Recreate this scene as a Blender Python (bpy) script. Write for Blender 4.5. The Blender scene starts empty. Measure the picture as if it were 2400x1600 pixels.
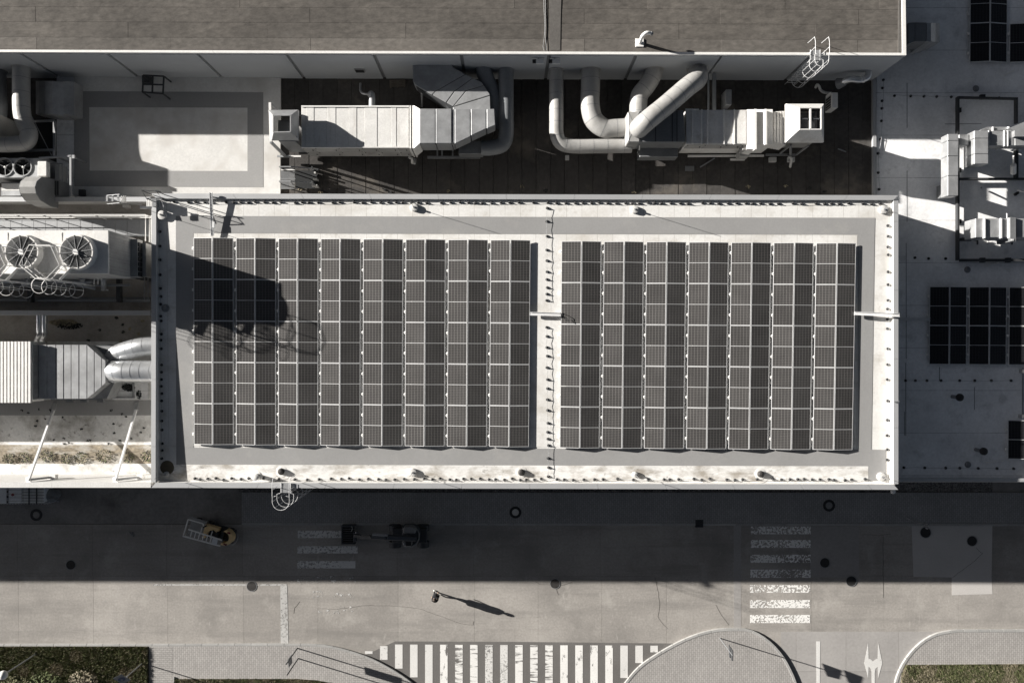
import bpy, bmesh, math, random
from mathutils import Vector, Matrix
random.seed(7)
C = bpy.context.scene
COL = C.collection

# ------------------------------------------------------------------ camera, light
F = 1866.0          # focal length in photograph pixels (2400 wide)
NX, NY = 1185.0, 820.0   # nadir point in the photograph
H = 47.9            # height of the drone over the road
cam = bpy.data.cameras.new('camera'); camo = bpy.data.objects.new('camera', cam); COL.objects.link(camo)
camo.location = (0, 0, H); camo.rotation_euler = (0, 0, 0)
cam.sensor_fit = 'HORIZONTAL'; cam.sensor_width = 36.0; cam.lens = 36.0*F/2400
cam.shift_x = (1200-NX)/2400; cam.shift_y = (NY-800)/2400
cam.clip_end = 2000; cam.clip_start = 0.5
C.camera = camo
C.render.resolution_x = 1024; C.render.resolution_y = 682

TAN_EL = 0.32; TAN_AZ = 0.306
EL = math.atan(TAN_EL); AZ = math.atan(TAN_AZ)
sd = Vector((math.cos(EL)*math.cos(AZ), -math.cos(EL)*math.sin(AZ), -math.sin(EL)))
w = bpy.data.worlds.new('World'); C.world = w; w.use_nodes = True
wn = w.node_tree.nodes; wl = w.node_tree.links
bg = wn['Background']; sky = wn.new('ShaderNodeTexSky'); sky.sky_type = 'NISHITA'; sky.sun_disc = False
sky.sun_elevation = EL; sky.sun_rotation = math.atan2(-sd.x, -sd.y) % (2*math.pi)
sky.air_density = 0.16; sky.dust_density = 0.8; sky.ozone_density = 1.0
hs = wn.new('ShaderNodeHueSaturation'); hs.inputs['Saturation'].default_value = .55; hs.inputs['Hue'].default_value = .482; hs.inputs['Value'].default_value = .74; wl.new(sky.outputs[0], hs.inputs['Color']); wl.new(hs.outputs[0], bg.inputs[0]); bg.inputs[1].default_value = 0.05
sun = bpy.data.lights.new('sun', 'SUN'); suno = bpy.data.objects.new('sun', sun); COL.objects.link(suno)
sun.energy = 5.0; sun.angle = math.radians(0.5); sun.color = (1.0, 0.96, 0.905)
suno.rotation_euler = sd.to_track_quat('-Z', 'Y').to_euler(); suno.location = (-40, 12, 60)
C.view_settings.view_transform = 'Standard'; C.view_settings.look = 'None'
C.view_settings.exposure = 1.38; C.view_settings.gamma = 1.0; C.view_settings.use_curve_mapping = False

# ------------------------------------------------------------------ helpers
def S(z): return F/(H-z)
def P(px, py, z):
    s = S(z); return Vector(((px-NX)/s, (NY-py)/s, z))
def P2(px, py, z):
    p = P(px, py, z); return (p.x, p.y)
def M(name, col, rough=.75, metal=0., var=.12, vs=.5, fine=.08, fs=14, bump=0., bs=30., rnd=0., dirt=None, spec=.4, stretch=None):
    m = bpy.data.materials.new(name); m.use_nodes = True
    nt = m.node_tree; N = nt.nodes; L = nt.links; b = N['Principled BSDF']
    b.inputs['Roughness'].default_value = rough; b.inputs['Metallic'].default_value = metal
    b.inputs['Specular IOR Level'].default_value = spec
    geo = N.new('ShaderNodeNewGeometry'); pos = geo.outputs['Position']
    if stretch:
        vm = N.new('ShaderNodeVectorMath'); vm.operation = 'MULTIPLY'; L.new(pos, vm.inputs[0]); vm.inputs[1].default_value = stretch
        pos2 = vm.outputs[0]
    else: pos2 = pos
    def noise(sc, lo, hi, det=5, p=pos2, rgh=.6):
        n = N.new('ShaderNodeTexNoise'); n.inputs['Scale'].default_value = sc; n.inputs['Detail'].default_value = det
        n.inputs['Roughness'].default_value = rgh; L.new(p, n.inputs['Vector'])
        r = N.new('ShaderNodeMapRange'); L.new(n.outputs['Fac'], r.inputs[0])
        r.inputs[1].default_value = .3; r.inputs[2].default_value = .7; r.inputs[3].default_value = lo; r.inputs[4].default_value = hi
        return r.outputs[0]
    def mul(a, bb):
        x = N.new('ShaderNodeMath'); x.operation = 'MULTIPLY'; L.new(a, x.inputs[0]); L.new(bb, x.inputs[1]); return x.outputs[0]
    f = mul(noise(vs, 1-var, 1+var), noise(fs, 1-fine, 1+fine, 3))
    if rnd:
        oi = N.new('ShaderNodeObjectInfo'); r = N.new('ShaderNodeMapRange'); L.new(oi.outputs['Random'], r.inputs[0])
        r.inputs[3].default_value = 1-rnd; r.inputs[4].default_value = 1+rnd; f = mul(f, r.outputs[0])
    sc = N.new('ShaderNodeVectorMath'); sc.operation = 'SCALE'; sc.inputs[0].default_value = col[:3]; L.new(f, sc.inputs['Scale'])
    out = sc.outputs[0]
    if dirt:
        for (dc, dsc, lo, hi, fac, *st) in dirt:
            pd = pos2
            if st:
                v2 = N.new('ShaderNodeVectorMath'); v2.operation = 'MULTIPLY'; L.new(pos, v2.inputs[0]); v2.inputs[1].default_value = st[0]; pd = v2.outputs[0]
            n = N.new('ShaderNodeTexNoise'); n.inputs['Scale'].default_value = dsc; n.inputs['Detail'].default_value = 7; n.inputs['Roughness'].default_value = .65
            L.new(pd, n.inputs['Vector'])
            r = N.new('ShaderNodeMapRange'); L.new(n.outputs['Fac'], r.inputs[0]); r.inputs[1].default_value = lo; r.inputs[2].default_value = hi
            r.inputs[3].default_value = 0; r.inputs[4].default_value = fac
            mx = N.new('ShaderNodeMix'); mx.data_type = 'RGBA'; L.new(r.outputs[0], mx.inputs['Factor']); L.new(out, mx.inputs['A']); mx.inputs['B'].default_value = (*dc, 1)
            out = mx.outputs['Result']
    L.new(out, b.inputs['Base Color'])
    if bump:
        n = N.new('ShaderNodeTexNoise'); n.inputs['Scale'].default_value = bs; n.inputs['Detail'].default_value = 4; L.new(pos2, n.inputs['Vector'])
        bp = N.new('ShaderNodeBump'); bp.inputs['Strength'].default_value = bump; bp.inputs['Distance'].default_value = .02
        L.new(n.outputs['Fac'], bp.inputs['Height']); L.new(bp.outputs[0], b.inputs['Normal'])
    return m

def seam(m, axis, pitch, width, dark, off=0.):
    """adds fine seam lines every `pitch` metres (fine print on the surface)"""
    nt = m.node_tree; N = nt.nodes; L = nt.links; b = N['Principled BSDF']
    src = b.inputs['Base Color'].links[0].from_socket
    geo = N.new('ShaderNodeNewGeometry'); sx = N.new('ShaderNodeSeparateXYZ'); L.new(geo.outputs['Position'], sx.inputs[0])
    a = N.new('ShaderNodeMath'); a.operation = 'ADD'; L.new(sx.outputs[axis], a.inputs[0]); a.inputs[1].default_value = 1000+off
    d = N.new('ShaderNodeMath'); d.operation = 'DIVIDE'; L.new(a.outputs[0], d.inputs[0]); d.inputs[1].default_value = pitch
    fr = N.new('ShaderNodeMath'); fr.operation = 'FRACT'; L.new(d.outputs[0], fr.inputs[0])
    lt = N.new('ShaderNodeMath'); lt.operation = 'LESS_THAN'; L.new(fr.outputs[0], lt.inputs[0]); lt.inputs[1].default_value = width/pitch
    n = N.new('ShaderNodeTexNoise'); n.inputs['Scale'].default_value = 2.0; L.new(geo.outputs['Position'], n.inputs['Vector'])
    mu = N.new('ShaderNodeMath'); mu.operation = 'MULTIPLY'; L.new(lt.outputs[0], mu.inputs[0]); L.new(n.outputs['Fac'], mu.inputs[1])
    mx = N.new('ShaderNodeMix'); mx.data_type = 'RGBA'; L.new(mu.outputs[0], mx.inputs['Factor']); L.new(src, mx.inputs['A']); mx.inputs['B'].default_value = (*dark, 1)
    L.new(mx.outputs['Result'], b.inputs['Base Color'])
    return m

def wear(m, sc, lo, hi, stretch=None):
    """worn paint: lets the road show through where it has flaked off"""
    nt = m.node_tree; N = nt.nodes; L = nt.links; b = N['Principled BSDF']; o = N['Material Output']
    geo = N.new('ShaderNodeNewGeometry'); n = N.new('ShaderNodeTexNoise'); n.inputs['Scale'].default_value = sc; n.inputs['Detail'].default_value = 5
    n.inputs['Roughness'].default_value = .62
    if stretch:
        vm = N.new('ShaderNodeVectorMath'); vm.operation = 'MULTIPLY'; L.new(geo.outputs['Position'], vm.inputs[0]); vm.inputs[1].default_value = stretch; L.new(vm.outputs[0], n.inputs['Vector'])
    else: L.new(geo.outputs['Position'], n.inputs['Vector'])
    oi = N.new('ShaderNodeObjectInfo'); q = N.new('ShaderNodeMapRange'); L.new(oi.outputs['Random'], q.inputs[0]); q.inputs[3].default_value = -.035; q.inputs[4].default_value = .035
    n2 = N.new('ShaderNodeTexNoise'); n2.inputs['Scale'].default_value = .8; L.new(geo.outputs['Position'], n2.inputs['Vector']); q2 = N.new('ShaderNodeMapRange'); L.new(n2.outputs['Fac'], q2.inputs[0]); q2.inputs[1].default_value = .3; q2.inputs[2].default_value = .7; q2.inputs[3].default_value = -.07; q2.inputs[4].default_value = .07
    ad = N.new('ShaderNodeMath'); L.new(n.outputs['Fac'], ad.inputs[0]); L.new(q.outputs[0], ad.inputs[1]); ad2 = N.new('ShaderNodeMath'); L.new(ad.outputs[0], ad2.inputs[0]); L.new(q2.outputs[0], ad2.inputs[1])
    r = N.new('ShaderNodeMapRange'); L.new(ad2.outputs[0], r.inputs[0]); r.inputs[1].default_value = lo; r.inputs[2].default_value = hi
    t = N.new('ShaderNodeBsdfTransparent'); mx = N.new('ShaderNodeMixShader')
    L.new(r.outputs[0], mx.inputs[0]); L.new(b.outputs[0], mx.inputs[1]); L.new(t.outputs[0], mx.inputs[2]); L.new(mx.outputs[0], o.inputs[0])
    return m

def paver(name, col, mortar, bw, rh, swap=True):
    m = M(name, col, .85, var=.1, vs=.4, fine=.1, fs=10)
    nt = m.node_tree; N = nt.nodes; L = nt.links; b = N['Principled BSDF']
    src = b.inputs['Base Color'].links[0].from_socket
    geo = N.new('ShaderNodeNewGeometry'); mp = N.new('ShaderNodeMapping'); L.new(geo.outputs['Position'], mp.inputs['Vector'])
    if swap: mp.inputs['Rotation'].default_value = (0, 0, math.pi/2)
    br = N.new('ShaderNodeTexBrick'); L.new(mp.outputs[0], br.inputs['Vector'])
    br.inputs['Scale'].default_value = 1; br.inputs['Brick Width'].default_value = bw; br.inputs['Row Height'].default_value = rh
    br.inputs['Mortar Size'].default_value = .011; br.inputs['Mortar Smooth'].default_value = .2
    br.inputs['Color1'].default_value = (1, 1, 1, 1); br.inputs['Color2'].default_value = (.86, .86, .86, 1); br.inputs['Mortar'].default_value = (mortar, mortar, mortar, 1)
    mx = N.new('ShaderNodeMix'); mx.data_type = 'RGBA'; mx.blend_type = 'MULTIPLY'; mx.inputs['Factor'].default_value = 1
    L.new(src, mx.inputs['A']); L.new(br.outputs['Color'], mx.inputs['B']); L.new(mx.outputs['Result'], b.inputs['Base Color'])
    bp = N.new('ShaderNodeBump'); bp.inputs['Strength'].default_value = .4; bp.inputs['Distance'].default_value = .01; bp.invert = True
    L.new(br.outputs['Fac'], bp.inputs['Height']); L.new(bp.outputs[0], b.inputs['Normal'])
    return m

class MB:
    def __init__(s): s.v = []; s.f = []
    def add(s, vs, fs):
        o = len(s.v); s.v += [Vector(v) for v in vs]; s.f += [tuple(i+o for i in f) for f in fs]; return s
    def prism(s, pts, z0, z1):
        n = len(pts); z0 = z0 if isinstance(z0, (list, tuple)) else [z0]*n; z1 = z1 if isinstance(z1, (list, tuple)) else [z1]*n
        vs = [(p[0], p[1], z0[i]) for i, p in enumerate(pts)] + [(p[0], p[1], z1[i]) for i, p in enumerate(pts)]
        fs = [tuple(range(n))[::-1], tuple(range(n, 2*n))] + [(i, (i+1) % n, n+(i+1) % n, n+i) for i in range(n)]
        return s.add(vs, fs)
    def ppx(s, pts, zt, zb):          # outline measured at its top height, walls straight down
        zl = zt if isinstance(zt, (list, tuple)) else [zt]*len(pts)
        return s.prism([P2(p[0], p[1], zl[i]) for i, p in enumerate(pts)], zb, zl)
    def rect(s, x0, y0, x1, y1, zt, zb):
        return s.ppx([(x0, y0), (x1, y0), (x1, y1), (x0, y1)], zt, zb)
    def hexa(s, b, t):
        n = len(b)
        return s.add(list(b)+list(t), [tuple(range(n))[::-1], tuple(range(n, 2*n))] + [(i, (i+1) % n, n+(i+1) % n, n+i) for i in range(n)])
    def box(s, x0, x1, y0, y1, z0, z1): return s.prism([(x0, y0), (x1, y0), (x1, y1), (x0, y1)], z0, z1)
    def obox(s, c, sx, sy, sz, rz=0.):
        ca, sa = math.cos(rz), math.sin(rz); h = []
        for (a, b_) in ((-1, -1), (1, -1), (1, 1), (-1, 1)):
            x, y = a*sx/2, b_*sy/2; h.append((c[0]+x*ca-y*sa, c[1]+x*sa+y*ca))
        return s.prism(h, c[2]-sz/2, c[2]+sz/2)
    def beam(s, p0, p1, w_, h_=None):
        p0 = Vector(p0); p1 = Vector(p1); h_ = h_ or w_; d = (p1-p0).normalized()
        up = Vector((0, 0, 1)) if abs(d.z) < .95 else Vector((0, 1, 0))
        a = d.cross(up).normalized()*(w_/2); b_ = a.cross(d).normalized()*(h_/2)
        q = [a+b_, a-b_, -a-b_, -a+b_]
        return s.add([p0+k for k in q]+[p1+k for k in q], [(3, 2, 1, 0), (4, 5, 6, 7)]+[(i, (i+1) % 4, 4+(i+1) % 4, 4+i) for i in range(4)])
    def tube(s, pts, r, n=8, closed=False, cap=True):
        pts = [Vector(p) for p in pts]; m = len(pts); rr = r if isinstance(r, (list, tuple)) else [r]*m
        ring = []; prev = None
        for i in range(m):
            if closed: d = (pts[(i+1) % m]-pts[i-1]).normalized()
            else: d = (pts[min(i+1, m-1)]-pts[max(i-1, 0)]).normalized()
            if prev is None:
                up = Vector((0, 0, 1)) if abs(d.z) < .9 else Vector((1, 0, 0)); a = d.cross(up).normalized()
            else: a = (prev-d*prev.dot(d)).normalized()
            prev = a; b_ = d.cross(a)
            ring.append([pts[i]+(a*math.cos(2*math.pi*k/n)+b_*math.sin(2*math.pi*k/n))*rr[i] for k in range(n)])
        vs = [p for r_ in ring for p in r_]; fs = []
        for i in range(m if closed else m-1):
            j = (i+1) % m
            for k in range(n): fs.append((i*n+k, i*n+(k+1) % n, j*n+(k+1) % n, j*n+k))
        if cap and not closed: fs += [tuple(range(n))[::-1], tuple((m-1)*n+k for k in range(n))]
        return s.add(vs, fs)
    def cyl(s, p, r, h, n=24, r2=None):
        return s.lathe(p, [(r, 0), (r if r2 is None else r2, h)], n)
    def lathe(s, p, prof, n=24, cap=True):
        p = Vector(p); vs = []; fs = []
        for (r, z) in prof: vs += [p+Vector((r*math.cos(2*math.pi*k/n), r*math.sin(2*math.pi*k/n), z)) for k in range(n)]
        for i in range(len(prof)-1):
            for k in range(n): fs.append((i*n+k, i*n+(k+1) % n, (i+1)*n+(k+1) % n, (i+1)*n+k))
        if cap: fs += [tuple(range(n))[::-1], tuple((len(prof)-1)*n+k for k in range(n))]
        return s.add(vs, fs)
    def ringband(s, p, r0, r1, z0, z1, n=32):   # flat washer with thickness
        return s.lathe(p, [(r0, z0), (r1, z0), (r1, z1), (r0, z1), (r0, z0)], n, cap=False)
    def mesh(s, name, off=Vector((0, 0, 0)), smooth=False):
        me = bpy.data.meshes.new(name); me.from_pydata([v-off for v in s.v], [], s.f); me.update()
        bm = bmesh.new(); bm.from_mesh(me); bmesh.ops.recalc_face_normals(bm, faces=bm.faces); bm.to_mesh(me); bm.free()
        if smooth:
            me.polygons.foreach_set('use_smooth', [True]*len(me.polygons)); me.set_sharp_from_angle(angle=math.radians(35))
        return me
    def build(s, name, mat, parent=None, smooth=False, bevel=0., loc=None):
        off = Vector(parent['_o']) if parent else (Vector(loc) if loc is not None else Vector((0, 0, 0)))
        o = bpy.data.objects.new(name, s.mesh(name, off, smooth)); COL.objects.link(o)
        o.data.materials.append(mat)
        if parent: o.parent = parent; o['_o'] = parent['_o']
        else: o.location = off; o['_o'] = tuple(off)
        if bevel:
            bv = o.modifiers.new('bevel', 'BEVEL'); bv.width = bevel; bv.segments = 1; bv.limit_method = 'ANGLE'
        return o
def tag(o, label=None, cat=None, group=None, kind=None):
    if label: o['label'] = label
    if cat: o['category'] = cat
    if group: o['group'] = group
    if kind: o['kind'] = kind
    return o
def T(name, label, cat, loc, group=None):
    o = bpy.data.objects.new(name, None); COL.objects.link(o); o.location = loc; o['_o'] = tuple(loc)
    o.empty_display_size = .3
    return tag(o, label, cat, group)
def put(name, me, mat, parent, loc, rz=0.):           # a part that shares its mesh with alike parts
    o = bpy.data.objects.new(name, me); COL.objects.link(o)
    if mat and not me.materials: me.materials.append(mat)
    if parent: o.parent = parent; o.location = Vector(loc)-Vector(parent['_o']); o['_o'] = tuple(loc)
    else: o.location = loc; o['_o'] = tuple(loc)
    o.rotation_euler = (0, 0, rz); return o
def arc(c, r, a0, a1, n):                              # degrees, in the ground plane
    return [(c[0]+r*math.cos(math.radians(a0+(a1-a0)*i/n)), c[1]+r*math.sin(math.radians(a0+(a1-a0)*i/n))) for i in range(n+1)]
def smooth_path(pts, k=4):
    """Catmull-Rom through 3-D points"""
    pts = [Vector(p) for p in pts]; out = []
    for i in range(len(pts)-1):
        p0 = pts[max(i-1, 0)]; p1 = pts[i]; p2 = pts[i+1]; p3 = pts[min(i+2, len(pts)-1)]
        for j in range(k):
            t = j/k; out.append(.5*((2*p1)+(p2-p0)*t+(2*p0-5*p1+4*p2-p3)*t*t+(3*p1-p0-3*p2+p3)*t**3))
    out.append(pts[-1]); return out
def cat2(pts, k=5):
    return [(p.x, p.y) for p in smooth_path([(a, b_, 0) for a, b_ in pts], k)]
ORD = ['first', 'second', 'third', 'fourth', 'fifth', 'sixth', 'seventh', 'eighth', 'ninth', 'tenth']

# ------------------------------------------------------------------ materials
WARM = (1., .985, .95)
def g(v, t=WARM): return tuple(v*c for c in t)
m_membrane = seam(M('roof_membrane_white', g(.67), .7, var=.07, vs=.35, fine=.06, fs=9, dirt=[((.40, .365, .31), .45, .5, .7, .45), ((.42, .39, .34), 1.6, .56, .7, .5), ((.36, .33, .28), .8, .56, .72, .4, (.3, 2., 1))]), 0, .78, .022, (.3, .28, .25))
m_dirtymem = M('roof_membrane_dirty', g(.70), .8, var=.1, vs=.6, fine=.1, fs=8, dirt=[((.25, .215, .17), 1.1, .47, .66, .8), ((.1, .085, .065), 3.5, .6, .7, .6)], stretch=(.6, 1.2, 1))
m_walk = M('grey_walkway_membrane', g(.275, (1, .99, .975)), .75, var=.06, vs=.4, fine=.04, fs=10, dirt=[((.4, .385, .36), .5, .54, .72, .35), ((.2, .195, .185), .8, .58, .74, .35)])
m_coping = M('coping_metal', g(.42, (.98, .99, 1)), .5, .25, var=.05, vs=.6, fine=.03)
m_white = M('white_metal', g(.72), .5, .0, var=.05, vs=2)
m_parapet = M('parapet_sheeting', g(.6), .6, var=.05)
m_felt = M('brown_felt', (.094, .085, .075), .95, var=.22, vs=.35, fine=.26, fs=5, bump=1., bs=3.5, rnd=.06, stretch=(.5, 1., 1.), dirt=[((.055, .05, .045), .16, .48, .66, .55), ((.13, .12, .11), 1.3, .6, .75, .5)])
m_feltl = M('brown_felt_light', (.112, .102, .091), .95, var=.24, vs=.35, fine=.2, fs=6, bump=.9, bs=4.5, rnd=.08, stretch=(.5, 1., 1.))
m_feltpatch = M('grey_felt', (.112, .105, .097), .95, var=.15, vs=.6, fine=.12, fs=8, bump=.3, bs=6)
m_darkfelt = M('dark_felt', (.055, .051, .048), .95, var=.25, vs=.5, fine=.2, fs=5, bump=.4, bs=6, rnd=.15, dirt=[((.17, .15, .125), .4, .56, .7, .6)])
m_wall = M('wall_panel_grey', (.40, .415, .43), .6, var=.04, vs=.5, fine=.02)
m_wall2 = M('facade_render', g(.35), .8, var=.08)
m_joint = M('joint_grey', (.2, .205, .21), .8, var=.05)
m_greyroof = M('annex_membrane', (.75, .75, .75), .8, var=.16, vs=.35, fine=.08, fs=7, dirt=[((.2, .2, .2), .8, .56, .74, .5)])
m_road = M('road_concrete', (.300, .281, .259), .95, var=.14, vs=.22, fine=.11, fs=8, bump=.25, bs=7, rnd=.07, dirt=[((.17, .16, .148), .3, .48, .70, .6), ((.18, .17, .158), .8, .50, .68, .6, (.10, 1.2, 1)), ((.40, .38, .35), .7, .55, .70, .6), ((.42, .4, .37), 2.2, .62, .70, .5, (1.6, .35, 1)), ((.10, .095, .09), 1.4, .67, .73, .55)])
m_smooth = M('smooth_concrete', (.305, .292, .28), .9, var=.1, vs=.4, fine=.07, fs=6, rnd=.06, dirt=[((.34, .32, .3), .9, .58, .75, .4)])
m_asphalt = M('asphalt', (.135, .128, .121), .95, var=.1, vs=.5, fine=.16, fs=16, bump=.3, bs=20)
m_patch = M('concrete_patch', (.46, .44, .42), .9, var=.06, fine=.06)
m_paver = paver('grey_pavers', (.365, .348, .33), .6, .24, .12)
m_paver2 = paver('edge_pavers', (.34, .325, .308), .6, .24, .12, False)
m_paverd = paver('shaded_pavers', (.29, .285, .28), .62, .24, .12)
m_kerb = M('kerb_stone', g(.32), .85, var=.1, vs=1.5, fine=.08, rnd=.08)
m_gravel = M('gravel', (.16, .155, .15), .95, var=.3, vs=3, fine=.7, fs=11, bump=1., bs=16)
m_yard = M('yard_concrete', (.21, .2, .19), .95, var=.25, vs=.4, fine=.12, fs=5, dirt=[((.07, .068, .062), .6, .52, .7, .6)])
m_soil = M('soil', (.1, .085, .06), 1., var=.3, vs=1.5)
m_paint = wear(M('road_paint', g(.62), .7, var=.06, fine=.08), 3., .64, .74)
m_paintw = wear(M('road_paint_worn', g(.74), .75, var=.05), 8., .50, .54)
m_paintf = wear(M('road_paint_faded', g(.6), .8, var=.1), 7.5, .50, .68)
m_paintg = wear(M('road_paint_ghost', g(.5), .85, var=.1), 5., .36, .44)
m_paints = wear(M('road_paint_streaked', g(.7), .75, var=.05), 2.2, .52, .62, (.5, 3., 1))
m_paintz = wear(M('road_paint_tyred', g(.72), .75, var=.05), 1.6, .56, .66, (2.4, 1.2, 1))
m_galv = M('galvanised_sheet', (.34, .345, .35), .45, .35, dirt=[((.22, .22, .22), 1.1, .5, .7, .5), ((.5, .5, .5), 2.5, .6, .72, .4)], var=.2, vs=1.2, fine=.06, fs=6)
m_galvd = M('dull_galvanised', (.20, .205, .21), .5, .3, var=.15, vs=1.)
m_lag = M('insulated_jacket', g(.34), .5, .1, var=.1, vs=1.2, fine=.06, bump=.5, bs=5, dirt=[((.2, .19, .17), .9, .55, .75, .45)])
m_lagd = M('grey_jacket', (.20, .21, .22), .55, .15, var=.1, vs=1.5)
m_alu = M('bright_aluminium', (.62, .63, .64), .28, .75, var=.08, vs=2)
m_casing = M('white_casing', g(.64), .5, .0, var=.08, vs=1.5, dirt=[((.36, .32, .27), .9, .55, .75, .5), ((.4, .37, .33), 1.2, .56, .7, .4, (3, .5, 1))])
m_panelgrey = M('side_panel_grey', (.34, .335, .325), .6, .1, var=.15, vs=1.5, rnd=.1, dirt=[((.1, .08, .06), 1.6, .6, .75, .5)])
m_black = M('black_rubber', (.02, .02, .021), .7, var=.1)
m_dark = M('dark_steel', (.05, .052, .055), .6, .3, var=.15)
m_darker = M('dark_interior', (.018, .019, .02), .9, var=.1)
m_steel = M('steel_frame', (.28, .285, .29), .5, .4, var=.1)
m_iron = M('cast_iron', (.045, .042, .04), .7, .3, var=.25, vs=5, fine=.3, fs=30)
m_conc = M('light_concrete', g(.5), .85, var=.12, vs=3)
m_frame = M('panel_frame_alu', (.64, .64, .64), .45, .1, var=.03)
m_yellow = M('tan_paint', (.80, .58, .30), .5, var=.15, vs=3)
m_plastic = M('ibc_plastic', (.55, .565, .58), .5, var=.06, vs=3)
m_red = M('red_cap', (.16, .02, .03), .5, var=.05)
m_sack = M('woven_sack', (.17, .175, .18), .9, var=.2, vs=3, bump=.6, bs=8)
m_leaf = M('leaf_green', (.095, .115, .042), .8, var=.35, vs=3)
m_dry = M('dry_leaf', (.27, .235, .165), .9, var=.35, vs=4)
m_bark = M('stem', (.09, .07, .05), .9)
m_rib = M('bright_rib', g(.78), .45, .0, var=.05, vs=2)
m_cloth = M('dark_clothing', (.012, .012, .014), .9, var=.1)
m_skin = M('skin', (.42, .28, .2), .6, var=.05)
m_hair = M('hair', (.03, .022, .016), .7)
m_shoe = M('white_shoe', g(.75), .6)
m_machine = M('machine_grey', (.055, .06, .068), .5, .2, var=.1)
m_machl = M('machine_light', (.2, .205, .21), .5, .1, var=.08)
m_globe = M('opal_globe', g(.72), .25, var=.02)
m_blue = M('sign_blue', (.03, .05, .12), .5)
m_wood = M('weathered_wood', (.13, .115, .095), .9, var=.2, vs=3)
m_crack = M('crack_dark', (.11, .102, .094), 1.)

def cells(name, base, line):
    m = bpy.data.materials.new(name); m.use_nodes = True; nt = m.node_tree; N = nt.nodes; L = nt.links; b = N['Principled BSDF']
    b.inputs['Roughness'].default_value = .22; b.inputs['Specular IOR Level'].default_value = .35
    tc = N.new('ShaderNodeTexCoord'); sx = N.new('ShaderNodeSeparateXYZ'); L.new(tc.outputs['Object'], sx.inputs[0])
    def lines(ch, pitch, wd):
        d = N.new('ShaderNodeMath'); d.operation = 'DIVIDE'; L.new(sx.outputs[ch], d.inputs[0]); d.inputs[1].default_value = pitch
        a = N.new('ShaderNodeMath'); a.operation = 'ADD'; L.new(d.outputs[0], a.inputs[0]); a.inputs[1].default_value = 100.5
        f = N.new('ShaderNodeMath'); f.operation = 'FRACT'; L.new(a.outputs[0], f.inputs[0])
        s_ = N.new('ShaderNodeMath'); s_.operation = 'SUBTRACT'; L.new(f.outputs[0], s_.inputs[0]); s_.inputs[1].default_value = .5
        ab = N.new('ShaderNodeMath'); ab.operation = 'ABSOLUTE'; L.new(s_.outputs[0], ab.inputs[0])
        l = N.new('ShaderNodeMath'); l.operation = 'LESS_THAN'; L.new(ab.outputs[0], l.inputs[0]); l.inputs[1].default_value = wd/pitch/2
        return l.outputs[0]
    mx = N.new('ShaderNodeMath'); mx.operation = 'MAXIMUM'; L.new(lines(0, .158, .011), mx.inputs[0])
    ly = N.new('ShaderNodeMath'); ly.operation = 'MULTIPLY'; ly.inputs[1].default_value = .75; L.new(lines(1, .0835, .008), ly.inputs[0]); L.new(ly.outputs[0], mx.inputs[1])
    oi = N.new('ShaderNodeObjectInfo'); r = N.new('ShaderNodeMapRange'); L.new(oi.outputs['Random'], r.inputs[0]); r.inputs[3].default_value = .85; r.inputs[4].default_value = 1.15
    geo = N.new('ShaderNodeNewGeometry'); n = N.new('ShaderNodeTexNoise'); n.inputs['Scale'].default_value = .9; n.inputs['Detail'].default_value = 3; L.new(geo.outputs['Position'], n.inputs['Vector'])
    r2 = N.new('ShaderNodeMapRange'); L.new(n.outputs['Fac'], r2.inputs[0]); r2.inputs[3].default_value = .75; r2.inputs[4].default_value = 1.25
    mu = N.new('ShaderNodeMath'); mu.operation = 'MULTIPLY'; L.new(r.outputs[0], mu.inputs[0]); L.new(r2.outputs[0], mu.inputs[1])
    c = N.new('ShaderNodeMix'); c.data_type = 'RGBA'; L.new(mx.outputs[0], c.inputs['Factor']); c.inputs['A'].default_value = (*base, 1); c.inputs['B'].default_value = (*line, 1)
    sc = N.new('ShaderNodeVectorMath'); sc.operation = 'SCALE'; L.new(c.outputs['Result'], sc.inputs[0]); L.new(mu.outputs[0], sc.inputs['Scale'])
    L.new(sc.outputs[0], b.inputs['Base Color']); return m
m_cell = cells('solar_cells', (.052, .050, .049), (.215, .205, .195))
m_celld = cells('solar_cells_shaded', (.012, .012, .014), (.05, .05, .052))  # darker copy of the cells, with the annex shade put into the colour
# ------------------------------------------------------------------ ground and roads
def line_px(pts, w_, zt, zb):
    """ribbon of real width w_ (m) along photographed points lying at height zt -> list of quads as a prism mesh"""
    mb = MB(); q = [P(a, b_, zt) for a, b_ in pts]
    for i in range(len(q)-1):
        d = (q[i+1]-q[i]); L_ = d.length
        if L_ < 1e-4: continue
        nrm = Vector((-d.y, d.x, 0)).normalized()*w_/2; e = d.normalized()*w_*.12
        mb.prism([(v.x, v.y) for v in (q[i]-nrm-e, q[i+1]-nrm+e, q[i+1]+nrm+e, q[i]+nrm-e)], zb, zt)
    return mb
gr = MB().box(-220, 220, -220, 220, -.5, -.12).build('ground', m_yard); tag(gr, kind='structure')
road = MB().rect(-1500, 1226, 3100, 1516, -.03, -.1).build('road', m_crack); tag(road, kind='structure')
xs = [-1500, -1200, -900, -640, -460, -300, -140, 41, 217, 391, 568, 743, 931, 1110, 1259, 1408, 1560, 1722, 1900, 2070, 2245, 2420, 2600, 2800, 3100]
for r_, (ya, yb) in enumerate(((1228, 1349), (1349, 1560))):
    for i in range(len(xs)-1):
        j = 0 if i % 3 else 2
        MB().rect(xs[i]+.16+(r_*2), ya+.16, xs[i+1]-.16+(r_*2), yb-.16, 0, -.03).build('road_slab', m_road, road)
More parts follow.
